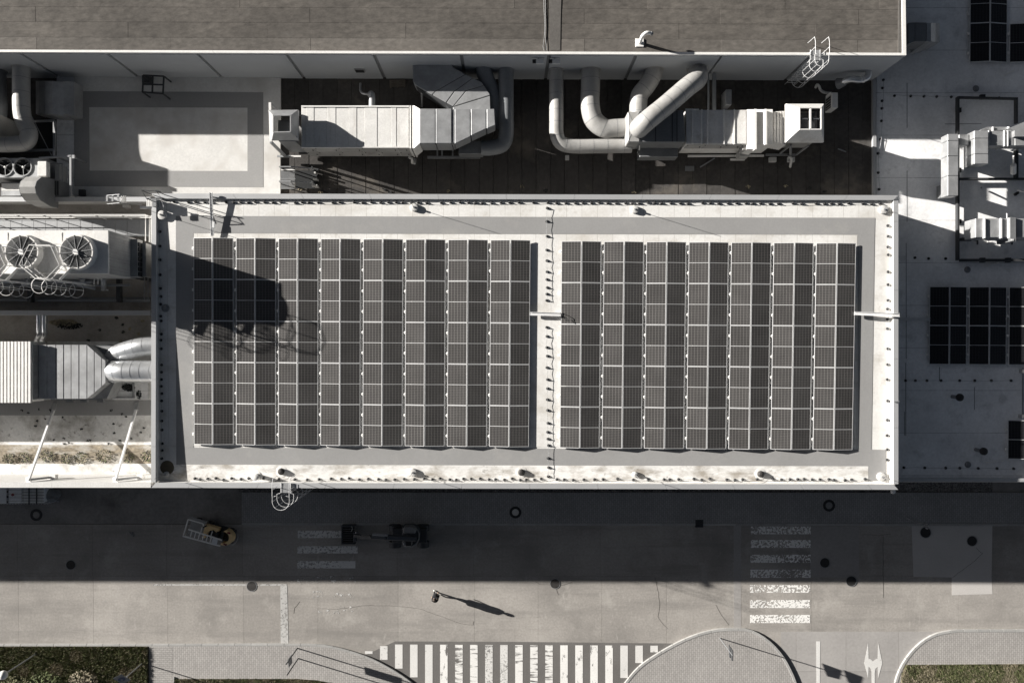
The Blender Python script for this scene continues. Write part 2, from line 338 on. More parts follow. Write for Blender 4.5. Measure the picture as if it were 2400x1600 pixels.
# light repair patch, cut joint strip and other repairs lying on the slabs
MB().ppx([(2137, 1232), (2326, 1232), (2324, 1350), (2326, 1391), (2231, 1394), (2231, 1352), (2141, 1351)], .006, 0).build('repair_patch', m_patch, road)
MB().rect(1720, 1230, 1737, 1472, .005, 0).build('repair_strip', m_smooth, road)
MB().rect(1899, 1233, 2013, 1352, .005, 0).build('repair_patch', m_smooth, road)
MB().rect(1552, 1231, 1718, 1352, .005, 0).build('repair_patch', m_road, road)
cr = MB()
for pts in ([(743, 1426), (790, 1427), (830, 1421), (870, 1418), (930, 1420), (975, 1424), (1010, 1435), (1050, 1450), (1080, 1460), (1108, 1464), (1110, 1455)],
            [(1536, 1352), (1538, 1365), (1543, 1390), (1546, 1420), (1541, 1445), (1555, 1463), (1566, 1473)],
            [(1255, 1362), (1266, 1369), (1290, 1370)], [(1310, 1372), (1325, 1368), (1340, 1364)], [(1304, 1380), (1306, 1389), (1309, 1393)],
            [(702, 1409), (690, 1425), (688, 1438)], [(1678, 1417), (1690, 1440), (1709, 1463)],
            
            [(2088, 1251), (2060, 1254), (2020, 1252)], [(2288, 1283), (2303, 1297), (2270, 1325), (2232, 1352)], [(2070, 1255), (2070, 1400)]):
    q = [pts[0]]
    for a, b_ in zip(pts, pts[1:]):
        n = max(1, int(math.dist(a, b_)/9))
        for k in range(1, n+1): q.append((a[0]+(b_[0]-a[0])*k/n+random.uniform(-.9, .9), a[1]+(b_[1]-a[1])*k/n+random.uniform(-.9, .9)))
    sub = line_px(q, random.uniform(.012, .02), .008, .0)
    cr.add(sub.v, sub.f)
tag(cr.build('crack', m_crack, road), kind='stuff')

# side road at bottom right: smoother concrete slabs
side = MB().rect(1830, 1478, 2260, 1900, -.02, -.09).build('side_road', m_crack); tag(side, kind='structure')
for (xa, xb) in ((1830, 1866), (1866, 1983), (1983, 2106), (2106, 2250)):
    for (ya, yb) in ((1479, 1573), (1573, 1720), (1720, 1900)):
        MB().rect(xa+.3, ya+.3, xb-.3, yb-.3, .007, -.02).build('road_slab', m_smooth, side)
cp = MB().ppx([(852, 1536), (926, 1502), (1200, 1503), (1596, 1507), (1640, 1530), (1600, 1800), (960, 1800), (900, 1580)], .004, -.08).build('crossing_asphalt', m_asphalt); tag(cp, kind='structure')

# left yard, gravel strip and paved footway along the facade
yard = MB().rect(-1500, 1085, 566, 1226.6, -.004, -.1).build('yard', m_yard); tag(yard, kind='structure')
gv = MB().rect(566, 1085, 2326, 1153, .02, -.1).build('gravel_strip', m_gravel); tag(gv, kind='stuff')
# loose stones on the gravel
me_st = MB().lathe((0, 0, 0), [(.03, 0), (.045, .02), (.03, .045)], 5).mesh('stone')
gs = MB()
for _ in range(3800):
    px = random.uniform(560, 2326); py = random.uniform(1140, 1152.5) if px < 2106 else random.uniform(1128, 1152)
    p = P(px, py, .02); r_ = random.uniform(.02, .055); a = random.random()*6
    q = [p+Vector((r_*math.cos(a+k*2.1), r_*math.sin(a+k*2.1), 0)) for k in range(3)]
    gs.add(q+[p+Vector((0, 0, r_*.8))], [(0, 1, 3), (1, 2, 3), (2, 0, 3)])
tag(gs.build('gravel_stones', m_gravel), kind='stuff')
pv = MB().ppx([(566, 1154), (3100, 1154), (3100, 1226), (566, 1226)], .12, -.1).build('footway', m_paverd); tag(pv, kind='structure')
MB().ppx([(2326, 1080), (3100, 1080), (3100, 1154), (2326, 1154)], .05, -.1).build('footway_strip', m_yard, pv)
def kerb(parent, pts, wd=.13, zt=.13, L_=1.0):
    q = [P(a, b_, zt) for a, b_ in pts]; dist = [0]
    for a, b_ in zip(q, q[1:]): dist.append(dist[-1]+(b_-a).length)
    def at(d):
        for i in range(len(q)-1):
            if d <= dist[i+1] or i == len(q)-2:
                t = (d-dist[i])/(dist[i+1]-dist[i]); return q[i].lerp(q[i+1], t), (q[i+1]-q[i]).normalized()
    n = max(1, round(dist[-1]/L_))
    for k in range(n):
        a0, t0 = at(dist[-1]*k/n+.006); a1, t1 = at(dist[-1]*(k+1)/n-.006); am, tm = at(dist[-1]*(k+.5)/n)
        nr = [Vector((-t.y, t.x, 0))*wd/2 for t in (t0, tm, t1)]
        MB().prism([(v.x, v.y) for v in (a0-nr[0], am-nr[1], a1-nr[2], a1+nr[2], am+nr[1], a0+nr[0])], -.1, zt).build('kerb_stone', m_kerb, parent, bevel=.012)
kerb(pv, [(566, 1227.5), (3000, 1230)], L_=1.5)

# bottom pavements, islands and lawns
def pave(name, outline, m, z=.12):
    o = MB().ppx(outline, z, -.1).build(name, m); return tag(o, kind='structure')
cl = cat2([(660, 1511), (745, 1512), (800, 1521), (860, 1540), (905, 1562), (940, 1583), (975, 1610), (1010, 1650)])
pl = pave('pavement', [(349, 1513)]+[(x, y) for x, y in cl]+[(1010, 1900), (-300, 1900), (-300, 1800), (349, 1800)], m_paver)
kerb(pl, [(-300, 1511.5), (349, 1511.5), (655, 1510.5)]+cl[1:], L_=1.0)
MB().rect(351, 1515, 404, 1800, .124, .12).build('paver_border', m_paver2, pl)
MB().ppx([(828, 1534), (858, 1543), (903, 1566), (935, 1586), (960, 1604), (960, 1780), (828, 1780)], .124, .12).build('paver_border', m_paver2, pl)
ci = cat2([(1440, 1640), (1468, 1600), (1500, 1563), (1545, 1532), (1590, 1507), (1635, 1488), (1680, 1477), (1722, 1475), (1760, 1478), (1800, 1501), (1832, 1535), (1852, 1570), (1866, 1605), (1875, 1660)])
il = pave('traffic_island', ci+[(1880, 1900), (1430, 1900)], m_paver); kerb(il, ci, wd=.16, zt=.14, L_=.8)
cn = cat2([(2096, 1660), (2100, 1605), (2112, 1568), (2132, 1536), (2160, 1507), (2195, 1487), (2240, 1478)])
prr = pave('corner_pavement', cn+[(3000, 1480), (3000, 1900), (2090, 1900)], m_paver); kerb(prr, cn+[(2400, 1478), (3000, 1479)], wd=.16, zt=.14, L_=.8)
MB().ppx([(1737, 1474), (1800, 1474), (1862, 1482), (1866, 1500), (1866, 1600), (1872, 1640), (1852, 1568), (1832, 1533), (1800, 1499), (1762, 1477)], .006, -.02).build('side_strip', m_road, side)

lawns = []
def lawn(name, outline, n, z=.13, hmax=.12, bare=.0):
    base = MB().ppx(outline, z, -.1).build(name+'_soil', m_soil); tag(base, kind='structure')
    xs_ = [p[0] for p in outline]; ys_ = [p[1] for p in outline]
    def inside(x, y):
        c = False; j = len(outline)-1
        for i in range(len(outline)):
            (xi, yi), (xj, yj) = outline[i], outline[j]
            if (yi > y) != (yj > y) and x < (xj-xi)*(y-yi)/(yj-yi)+xi: c = not c
            j = i
        return c
    mbs = [MB(), MB(), MB()]; k = 0
    cl_ = [(random.uniform(min(xs_), max(xs_)), random.uniform(min(ys_), min(max(ys_), 1606)), random.uniform(5, 22)) for _ in range(26)]
    while k < n:
        x = random.uniform(min(xs_), max(xs_)); y = random.uniform(min(ys_), min(max(ys_), 1608))
        if not inside(x, y): continue
        k += 1; p = P(x, y, z); h = random.uniform(.4, 1)*hmax; a = random.random()*6.28; ln = random.uniform(.02, .09)
        d = Vector((math.cos(a), math.sin(a), 0)); t = Vector((-d.y, d.x, 0))*random.uniform(.007, .016)
        mi = 0 if random.random() < .45 else (1 if random.random() < .75 else 2)
        if any((x-cx)**2+(y-cy)**2 < r_*r_ for cx, cy, r_ in cl_[:12]): mi = 2 if random.random() < .6 else 1
        mbs[mi].add([p-t, p+t, p+d*ln*.6+t*.7+Vector((0, 0, h*.7)), p+d*ln*1.4+Vector((0, 0, h))], [(0, 1, 2), (0, 2, 3)])
    for i, (mb, m) in enumerate(zip(mbs, (m_leaf, m_leaf2, m_dry))):
        if mb.v: tag(mb.build('grass', m), kind='stuff')
m_leaf2 = M('grass_olive', (.14, .135, .07), .9, var=.3, vs=3)
lawn('lawn', [(-20, 1514.5), (347.5, 1514.5), (347.5, 1640), (-20, 1640)], 30000, hmax=.16)
lawn('flower_bed', [(408, 1590), (700, 1590), (745, 1594), (790, 1602), (800, 1640), (408, 1640)], 5000)
lawn('lawn', [(2122, 1557), (2420, 1555), (2420, 1640), (2106, 1640), (2113, 1580)], 20000, hmax=.16)
MB().rect(405.5, 1586, 408, 1640, .2, 0).build('bed_edge', m_kerb, pl)

# ------------------------------------------------------------------ painted markings
m_paintx = wear(M('road_paint_pale', g(.42), .8, var=.1), 7., .50, .72)
def stripes(name, label, rects, mats, cat='road marking', z=.010):
    t = T(name, label, cat, P(sum(r[0]+r[2] for r in rects)/2/len(rects), sum(r[1]+r[3] for r in rects)/2/len(rects), 0))
    for i, r in enumerate(rects):
        MB().rect(*r, z, z-.003).build('stripe', mats[i % len(mats)] if isinstance(mats, list) else mats, t)
    return t
stripes('zebra_crossing', 'flaking white crossing of seven horizontal bars across the road on the right',
        [(1760, 1233, 1900, 1251), (1760, 1264.5, 1900, 1283), (1759, 1299, 1900, 1318), (1758.5, 1334, 1900, 1353), (1758, 1370, 1899, 1388), (1758, 1405, 1898.5, 1424), (1758, 1440, 1898.5, 1459)], m_paintw)
stripes('zebra_crossing', 'half worn-away crossing of horizontal bars beneath the dark digger bucket',
        [(698, 1243, 803, 1260), (697, 1279, 838, 1296), (697, 1314, 833, 1331), (697, 1349, 835, 1365), (733, 1384, 830, 1401), (743, 1420, 833, 1437)],
        [m_paintf, m_paintf, m_paintf, m_paintg, m_paintg, m_paintg])
zs = []
tops = 1508.5
for i in range(20):
    x0 = 855.5+35.2*i; x1 = x0+17.6
    y0 = 1527 if i == 0 else 1509+i*.16; y1 = 1630
    if i == 0: y0, y1 = 1525, 1531
    if i == 1: y1 = 1545; y0 = 1513
    if i == 2: y1 = 1565.5
    if i == 3: y1 = 1586
    if i == 17: y1 = 1587.5
    if i == 18: y1 = 1552.5
    if i == 19: y1 = 1527.5
    if i in (14,): y1 = 1640
    zs.append((x0, y0, x1, y1))
stripes('zebra_crossing', 'long white zebra crossing of upright bars on the dark asphalt at the bottom',
        zs, [m_paint]*5+[m_paintz]+[m_paints]*2+[m_paintf]*2+[m_paints]*3+[m_paintz]*4+[m_paint]*3, z=.012)
t = T('stop_line', 'faded thick white bar across the left lane beside the pavement', 'road marking', P(665, 1440, 0))
MB().ppx([(657, 1372), (673, 1372), (676, 1508), (658, 1508)], .010, .007).build('stripe', m_paintx, t)
MB().rect(358, 1368, 672, 1371.5,   .011, .0075).build('line', m_paintx, t)
t = T('centre_line', 'solid white line along the side road at bottom right', 'road marking', P(1917, 1560, 0))
MB().ppx([(1913, 1502), (1922.5, 1502), (1921, 1660), (1914, 1660)], .017, .012).build('line', m_paint, t)
t = T('road_arrow', 'white two-headed turn arrow painted on the side road', 'road marking', P(2046, 1550, 0))
half = [(2046.7, 1549), (2040, 1543.5), (2036, 1543), (2035, 1505.5), (2025.5, 1553), (2035, 1588), (2036, 1561), (2041, 1566), (2043, 1574), (2043, 1660), (2046.7, 1660)]
MB().ppx(half, .017, .012).build('arrow_half', m_paint, t)
MB().ppx([(2*2046.7-x, y) for x, y in half][::-1], .0175, .012).build('arrow_half', m_paint, t)

# ------------------------------------------------------------------ main building
ZC = 7.7; ZF = 4.75
def zroof(Y): return 7.22+(Y+6.37)/(7.56+6.37)*.33
def PR(px, py, dz=0.):      # point on the sloping main roof
    z = 7.4
    for _ in range(4): p = P(px, py, z+dz); z = zroof(p.y)
    return P(px, py, z+dz)
main = T('factory_building', 'flat-roofed white factory building carrying the two big solar arrays', 'building', P(1230, 800, 0))
oc = [(355, 453.4), (2105.5, 457.6), (2105.5, 1147.0), (354, 1142.5)]
ocw = [P(x, y, ZC) for x, y in oc]
MB().prism([(p.x*.9985, p.y*.9985) for p in ocw], 0, 6.9).build('wall', m_wall2, main)
# roof deck (sloping sheet with thickness)
dk = [PR(x, y) for x, y in ((364, 465), (2098, 468), (2098, 1136), (363, 1132))]
MB().hexa([p+Vector((0, 0, -.3)) for p in dk], dk).build('roof_membrane', m_membrane, main)
def sheet(name, pts, m, dz, parent=main, th=.006):
    q = [PR(x, y, dz) for x, y in pts]
    return MB().hexa([p-Vector((0, 0, th)) for p in q], q).build(name, m, parent)
# grey walkway band round the arrays
sheet('walkway_strip', [(412, 506), (2051, 510.5), (2050, 550), (453, 546.6), (412, 546)], m_walk, .012)
sheet('walkway_strip', [(412, 546), (453, 546.6), (453.5, 1049), (413, 1048)], m_walk, .012)
sheet('walkway_strip', [(2010, 550), (2050, 550), (2042.5, 1053), (2012, 1053)], m_walk, .012)
sheet('walkway_strip', [(413, 1048), (2042.5, 1053), (2076, 1053.5), (2076.5, 1092), (413, 1088)], m_walk, .012)
sheet('walkway_strip', [(2036, 1092), (2076.5, 1092), (2077, 1126), (2036, 1126)], m_walk, .012)
sheet('gutter_strip', [(374, 1088), (2035, 1092), (2035, 1128), (374, 1124)], m_dirtymem, .010)
sheet('array_strip', [(454, 547), (2009, 551), (2009, 1049), (454.5, 1045)], m_membrane, .010)
# parapets and coping pieces
def strip_pieces(name, parent, a0, a1, b0, b1, z, th, m, cuts, gap=.006):
    """coping between outer edge a0-a1 and inner edge b0-b1 (pixels), cut at fractions"""
    A0, A1, B0, B1 = P(*a0, z), P(*a1, z), P(*b0, z), P(*b1, z)
    cs = [0]+cuts+[1]; L_ = (A1-A0).length
    for i in range(len(cs)-1):
        u = cs[i]+gap/L_; v = cs[i+1]-gap/L_
        q = [A0.lerp(A1, u), A0.lerp(A1, v), B0.lerp(B1, v), B0.lerp(B1, u)]
        MB().prism([(p.x, p.y) for p in q], z-th, z).build(name, m, parent)
def cutlist(x0, x1, first, pitch): 
    out = []; x = first
    while x < x1: out.append((x-x0)/(x1-x0)); x += pitch
    return out
strip_pieces('coping', main, (355, 453.4), (2105.5, 457.6), (366, 465.4), (2094.5, 469), ZC, .05, m_coping, cutlist(355, 2105, 545, 160.3))
strip_pieces('coping', main, (354, 1142.5), (2105.5, 1147), (364.5, 1130.5), (2094.5, 1135), ZC, .05, m_coping, cutlist(354, 2105, 440, 160.3))
strip_pieces('coping', main, (355, 466), (354, 1130), (366, 466), (364.5, 1130), ZC, .05, m_coping, cutlist(466, 1130, 575, 157))
strip_pieces('coping', main, (2105.5, 470), (2105.5, 1134), (2094.5, 470), (2094.5, 1134), ZC, .05, m_coping, cutlist(470, 1134, 519, 161))
for (a, b_, c, d) in (((357, 456), (2103, 460), (2094.6, 468.4), (366, 464.8)), ((356, 1139.5), (2103, 1144), (2094.6, 1135.5), (365, 1131)),
                      ((357, 466), (366, 466), (364.5, 1130), (356, 1130)), ((2103, 470), (2094.6, 470), (2094.6, 1134), (2103, 1134))):
    MB().prism([P2(x, y, ZC) for x, y in (a, b_, c, d)], 6.9, ZC-.052).build('parapet', m_parapet, main)

# ------------------------------------------------------------------ north building (brown felt roof)
ZN = 8.38; ZF = 4.75
nb = T('warehouse_building', 'taller hall with brown bitumen felt roof and long grey panel wall', 'building', P(1000, 100, 0))
A = P(-1000,121.6, ZN); B = P(2124, 130, ZN)
def nedge(px): return 122.2+(px)*(130-122.2)/2124
wa, wb = P(-1000, nedge(-1000)-2, ZN), P(2122, nedge(2122)-2, ZN)
far0 = Vector((wa.x, wa.y+40, 0)); far1 = Vector((wb.x, wb.y+40, 0))
MB().prism([(wa.x, wa.y-.30+.3), (wb.x, wb.y), (far1.x, far1.y), (far0.x, far0.y)], 0, ZN-.12).build('wall', m_joint, nb)
# wall panels: joints seen at these pixels on the coping line
jx = [-1000, -780, -570, -360, -157, 45, 249, 461, 670, 876, 1081, 1287, 1491, 1694, 1900, 2122]
for i in range(len(jx)-1):
    a, b_ = P(jx[i], nedge(jx[i]), ZN), P(jx[i+1], nedge(jx[i+1]), ZN)
    d = (b_-a).normalized(); nrm = Vector((d.y, -d.x, 0))
    if nrm.y > 0: nrm = -nrm
    wj = .09 if i not in (13,) else .04
    a2, b2 = a+d*wj, b_-d*(.09 if i < len(jx)-2 else .0)
    MB().prism([(v.x, v.y) for v in (a2+nrm*.03, b2+nrm*.03, b2-nrm*.10, a2-nrm*.10)], 4.2, ZN-.16).build('wall_panel', m_wall, nb)
# felt base and sheets
fb = [P(-1000, nedge(-1000)-6, ZN-.1), P(2113, 123, ZN-.1)]
MB().prism([(fb[0].x, fb[0].y), (fb[1].x, fb[1].y), (fb[1].x, fb[1].y+40), (fb[0].x, fb[0].y+40)], ZN-.3, ZN-.10).build('roof_deck', m_felt, nb)
rowy = [(-18, 0.0), (16, .0034), (51, .0034), (87, .0034), (115.5, .0042)]
rowsx = [[235, 562, 883, 1206, 1518, 1840, 2062], [83, 401, 726, 1050, 1369, 1688, 2012], [-20, 300, 627, 951, 1270, 1591, 1911], [86, 400, 728, 1050, 1370, 1690, 2010]]
for k in range(4):
    (ya, sa), (yb, sb) = rowy[k], rowy[k+1]; ed = [-230]+rowsx[k]+[2112]
    ed = sorted(set(ed))
    for i in range(len(ed)-1):
        x0, x1 = ed[i], ed[i+1]; zt = ZN-.085+.005*((i+k) % 2)
        if x1-x0 < 25 and x0 < 0: continue
        MB().ppx([(x0+.04, ya+sa*x0+.05), (x1-.04, ya+sa*x1+.05), (x1-.04, yb+sb*x1-.04), (x0+.04, yb+sb*x0-.04)], zt, ZN-.1).build('felt_sheet', m_feltl if k == 3 else m_felt, nb, bevel=.006)
MB().ppx([(1287, -20), (1316, -20), (1314, 50), (1313, 118), (1289, 118)], ZN-.058, ZN-.1).build('repair_strip', m_feltpatch, nb)
MB().ppx([(2106, -20), (2111.5, -20), (2112, 122), (2105, 122)], ZN-.055, ZN-.1).build('edge_flashing', m_feltpatch, nb)
# vent pipe and cables on the brown roof
p = P(1499, 101, ZN-.07); t = T('roof_vent', 'white hooked vent pipe on a square base on the brown felt roof', 'vent', p)
MB().box(p.x-.21, p.x+.21, p.y-.21, p.y+.21, ZN-.09, ZN-.03).build('base_plate', m_white, t, bevel=.02)
MB().tube(smooth_path([p, p+Vector((0, .02, .45)), p+Vector((.03, .08, .72)), p+Vector((.2, .18, .82)), p+Vector((.42, .18, .74))]), .085, 12).build('pipe', m_white, t, smooth=True); MB().tube([p+Vector((.42, .18, .74)), p+Vector((.5, .18, .7))], .1, 12).build('outlet', m_galvd, t, smooth=True)
t = T('roof_cable', 'pair of pale cables running down the brown felt roof to its edge', 'cable', P(1277, 60, ZN))
for dx, e in ((0, -3), (3.5, 6)): MB().tube(smooth_path([P(x, y, ZN-.04) for x, y in ((1274+dx, -30), (1275+dx, 20), (1277+dx*.5, 60), (1276+dx*.6, 85), (1273+dx*2, 108), (1275+dx*1.6, 119))]), .010, 5).build('cable', m_steel, t)
strip_pieces('coping', nb, (-1000, nedge(-1000)), (2124, 130), (-1000, nedge(-1000)-5.5), (2114, 124.2), ZN, .16, m_white, cutlist(-300, 2124, -157, 204.5), gap=.004)
strip_pieces('coping', nb, (2124, 129.5), (2122, -60), (2115.5, 123.5), (2114, -60), ZN, .16, m_white, [], gap=.0)

# ------------------------------------------------------------------ link building: courtyard roof and left roof
lk = T('link_building', 'low roofs between the brown-roofed hall and the solar-panelled building', 'building', P(1350, 320, 0))
cyA, cyB = (655, 176), (2046, 186)
MB().prism([P2(x, y, ZF) for x, y in ((-1000, 160), (2058, 178), (2058, 470), (-1000, 466))], 0, ZF-.12).build('wall', m_wall2, lk)
x = 657; k = 0
while x < 2034:
    x2 = min(x+33.3, 2035)
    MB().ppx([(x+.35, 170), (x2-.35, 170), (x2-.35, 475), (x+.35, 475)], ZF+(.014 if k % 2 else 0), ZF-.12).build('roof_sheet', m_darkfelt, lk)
    x = x2; k += 1
MB().ppx([(2035, 184), (2046, 184), (2046, 475), (2035, 475)], ZF+.02, ZF-.12).build('gutter', m_darkfelt, lk)
MB().ppx([(2046, 186), (2053.5, 186), (2054.5, 470), (2047, 470)], ZF+.22, 0.5).build('parapet', m_coping, lk)
# raised light roof on the left
ZL = 4.9
m_mem2 = M('aged_membrane', g(.60), .75, var=.1, vs=.4, fine=.07, fs=8, dirt=[((.36, .33, .29), .5, .48, .68, .5)])
MB().ppx([(174, 170), (657, 172), (657, 462), (174, 462)], ZL, ZF-.12).build('roof_membrane', m_mem2, lk)
def lsheet(pts, m, z=ZL+.008, n='walkway_strip'): return MB().ppx(pts, z, ZL).build(n, m, lk)
lsheet([(174, 214), (617, 216.5), (617, 253), (209, 251.5), (174, 251)], m_walk)
lsheet([(174, 251), (209, 251.5), (210, 400), (174, 400)], m_walk)
lsheet([(580, 253), (617, 253), (617, 439), (580, 439)], m_walk)
lsheet([(174, 400), (580, 401), (580, 439), (209, 437), (174, 437)], m_walk)
MB().ppx([(133, 172), (173.5, 172), (173.5, 462), (133, 462)], ZL-.05, ZF-.12).build('side_strip', m_greyroof, lk)
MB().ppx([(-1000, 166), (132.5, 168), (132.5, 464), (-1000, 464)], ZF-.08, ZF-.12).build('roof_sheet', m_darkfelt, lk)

# ------------------------------------------------------------------ plant building (left)
ZP = 4.9
m_plfloor = M('plant_floor', (.30, .28, .255), .85, var=.15, vs=.6, fine=.08, fs=8, dirt=[((.14, .125, .11), .9, .5, .7, .5)])
pb = T('plant_building', 'low plant roof with tall white parapet, left of the solar-panelled building', 'building', P(150, 800, 0))
MB().prism([P2(x, y, ZP) for x, y in ((-1400, 472), (352, 472), (352, 1100), (-1400, 1098))], 0, ZP-.1).build('wall', m_wall2, pb)
MB().ppx([(-1400, 470), (364, 470), (364, 735), (-1400, 735)], ZP-.02, ZP-.1).build('roof_membrane', m_plfloor, pb)
m_plroof = M('plant_roof', g(.66), .8, var=.14, vs=.5, fine=.08, fs=8, dirt=[((.2, .18, .15), .7, .48, .68, .7), ((.08, .07, .055), 3, .6, .7, .7)])
MB().ppx([(-1400, 735), (364, 735), (364, 1113), (-1400, 1113)], ZP, ZP-.1).build('roof_membrane', m_plroof, pb)
MB().ppx([(-1400, 738), (364, 738), (364, 800), (-1400, 800)], ZP+.008, ZP).build('walkway_strip', m_plfloor, pb)  # not a walkway: darker sheet puts shade into the floor colour here
MB().ppx([(-1400, 937), (364, 937), (364, 973), (-1400, 973)], ZP+.008, ZP).build('walkway_strip', m_walk, pb)
m_dirt = M('gutter_dirt', (.24, .205, .155), .95, var=.35, vs=1.4, fine=.4, fs=9, dirt=[((.5, .48, .44), 1.3, .5, .62, .8), ((.06, .05, .035), 2.6, .56, .7, .8)], stretch=(.6, 1.4, 1))
MB().ppx([(-1400, 1042), (364, 1042), (364, 1086), (-1400, 1086)], ZP+.01, ZP).build('dirt_strip', m_dirt, pb)
# tall south parapet
MB().prism([P2(x, y, ZC) for x, y in ((-1400, 1139), (352, 1140.5), (352, 1130.5), (-1400, 1129))], 0, ZC-.05).build('parapet', m_parapet, pb)
strip_pieces('coping', pb, (-1400, 1141.5), (353.5, 1142.3), (-1400, 1128.5), (353.5, 1129.8), ZC, .048, m_parapet, cutlist(-1400, 353, -359, 160), gap=.004)
# low parapets left of the main building
def lowwall(y0, y1, z, mcap):
    MB().ppx([(-1400, y0+1), (353, y0+2), (353, y1-1), (-1400, y1-1)], z-.04, ZP-.1).build('parapet', m_parapet, pb)
    a = MB(); strip_pieces('coping', pb, (-1400, y0), (353, y0+.6), (-1400, y1), (353, y1+.6), z, .038, mcap, cutlist(-1400, 353, -250, 157), gap=.005)
lowwall(461, 472, 6.0, m_coping); lowwall(727, 738, 6.0, m_coping)
MB().ppx([(-1400, 472), (344, 472), (344, 494), (-1400, 494)], ZP+.01, ZP-.02).build('walkway_strip', m_plfloor, pb)

# ------------------------------------------------------------------ annex (right)
ZA = 4.8
an = T('annex_building', 'shaded grey flat roof on the right with black solar panels and ducts', 'building', P(2250, 700, 0))
MB().prism([P2(x, y, ZA) for x, y in ((2056, -200), (3000, -200), (3000, 1126), (2056, 1124))], 0, ZA-.1).build('wall', m_wall2, an)
seam(m_greyroof, 1, 2.3, .03, (.2, .2, .2), .4); 
MB().ppx([(2054.6, -200), (3000, -200), (3000, 1119.5), (2054.6, 1119.5)], ZA, ZA-.1).build('roof_membrane', m_greyroof, an)
sj = MB()
for pts in ([(2124, 570), (2124, 840)], [(2123, 850), (2123, 1020)], [(2284, 907), (2284, 960)], [(2202, 860), (2202, 892)], [(2120, 965), (2120, 1020)], [(2126, 195), (2126, 300)], [(2126, 400), (2126, 520)], [(2300, 290), (2215, 291)]):
    s_ = line_px(pts, .035, ZA+.006, ZA); sj.add(s_.v, s_.f)
tag(sj.build('seam', m_joint, an), kind='stuff')
MB().ppx([(2095, 1120.5), (3000, 1121.5), (3000, 1129.6), (2095, 1129.2)], ZA+.3, ZA-.3).build('parapet', m_coping, an, bevel=.02)
# ------------------------------------------------------------------ solar panels
PW, PL = 1.0, 2.084
def pframe():
    mb = MB(); w_, l, t = PW/2, PL/2, .023
    mb.box(-w_, w_, l-t, l, 0, .035); mb.box(-w_, w_, -l, -l+t, 0, .035)
    mb.box(-w_, -w_+t, -l+t, l-t, 0, .035); mb.box(w_-t, w_, -l+t, l-t, 0, .035)
    mb.box(-w_+t, w_-t, -.011, .011, .001, .0335)
    return mb.mesh('frame')
me_frame = pframe(); me_frame.materials.append(m_frame)
def phalf(m):
    me = MB().box(-PW/2+.026, PW/2-.026, -.502, .502, .004, .031).mesh('glass'); me.materials.append(m); return me
me_half = phalf(m_cell); me_halfd = phalf(m_celld)
me_clamp = MB().box(-.05, .05, -.07, .07, -.05, .02).box(-.03, .03, -.03, .03, .02, .045).mesh('clamp'); me_clamp.materials.append(m_white)
me_foot = MB().box(-.06, .06, -.12, .12, -.12, 0).mesh('rail_foot'); me_foot.materials.append(m_steel)
TILT = math.radians(8.2); PITCH = 2.146; MP = 2.094; YAW = -.0073
def panel(center, side, slope, label, half, group):
    u = Vector((math.cos(YAW), math.sin(YAW), 0)); v = Vector((-math.sin(YAW), math.cos(YAW), slope)).normalized()
    zz = u.cross(v).normalized(); s_ = -1 if side else 1
    xa = (u*math.cos(TILT)+zz*math.sin(TILT)*s_).normalized(); za = xa.cross(v).normalized()
    o = bpy.data.objects.new('solar_panel', None); COL.objects.link(o); o.empty_display_size = .2
    m4 = Matrix((xa, v, za)).transposed().to_4x4(); m4.translation = center; o.matrix_world = m4
    tag(o, label, 'solar panel', group)
    def ch(n, me, l):
        c = bpy.data.objects.new(n, me); COL.objects.link(c); c.parent = o; c.location = l
    ch('frame', me_frame, (0, 0, 0)); ch('glass', half, (0, .521, 0)); ch('glass', half, (0, -.521, 0))
    ex = -PW/2-.05 if side == 0 else PW/2+.05
    if side == 0:
        for yy in (.52, -.52): ch('clamp', me_clamp, (ex, yy, .0))
    for yy in (.52, -.52): ch('rail_foot', me_foot, (-PW/2+.1 if side == 0 else PW/2-.1, yy, 0))
def array(origin, rows, mods, zf, slope, half, name, group, skip=None, lab=None):
    u = Vector((math.cos(YAW), math.sin(YAW), 0)); v = Vector((-math.sin(YAW), math.cos(YAW), 0))
    hw = PW*math.cos(TILT)
    for i in range(rows):
        for j in range(mods):
            for side in (0, 1):
                if skip and skip(i, j, side): continue
                xo = i*PITCH+(hw/2 if side == 0 else hw*1.5+.022)
                c = origin+u*xo-v*(MP*(j+.5)); c.z = zf(c)+.105+PW*math.sin(TILT)/2
                sd_ = 'left' if side == 0 else 'right'
                if lab: l = lab(i, j, side)
                else: l = f"{sd_}-tilted solar panel {ORD[j]} from top in {ORD[i]} double column of the {name}"
                panel(c, side, slope, l, half, group)
SL = .33/13.93
oL = PR(454, 557.2, .13); oR = PR(1316.5, 565.2, .13)
array(oL, 8, 5, lambda c: zroof(c.y), SL, me_half, 'left array', 'solar panels on the white factory roof')
array(oR, 7, 5, lambda c: zroof(c.y), SL, me_half, 'right array', 'solar panels on the white factory roof')
za_ = lambda c: ZA
def labm(i, j, side): return f"{'left' if side == 0 else 'right'}-tilted black panel, {'upper' if j == 0 else 'lower'} row, {ORD[i]} double column of the shaded right roof's middle array"
array(P(2179, 671.5, ZA+.13), 4, 2, za_, 0, me_halfd, '', 'black solar panels on the shaded annex roof', lab=labm)
def labt(i, j, side):
    s_ = 'left' if side == 0 else 'right'
    if i == 0: return f"{s_}-tilted black panel in the top right corner array, {'cut by the top picture edge' if j == 0 else 'lower of its column'}"
    return f"{s_}-tilted black panel in the short column cut by the right edge, top right corner"
array(P(2274, -35.5, ZA+.13), 2, 2, za_, 0, me_halfd, '', 'black solar panels on the shaded annex roof', skip=lambda i, j, s_: i == 1 and (j == 0 or s_ == 1), lab=labt)
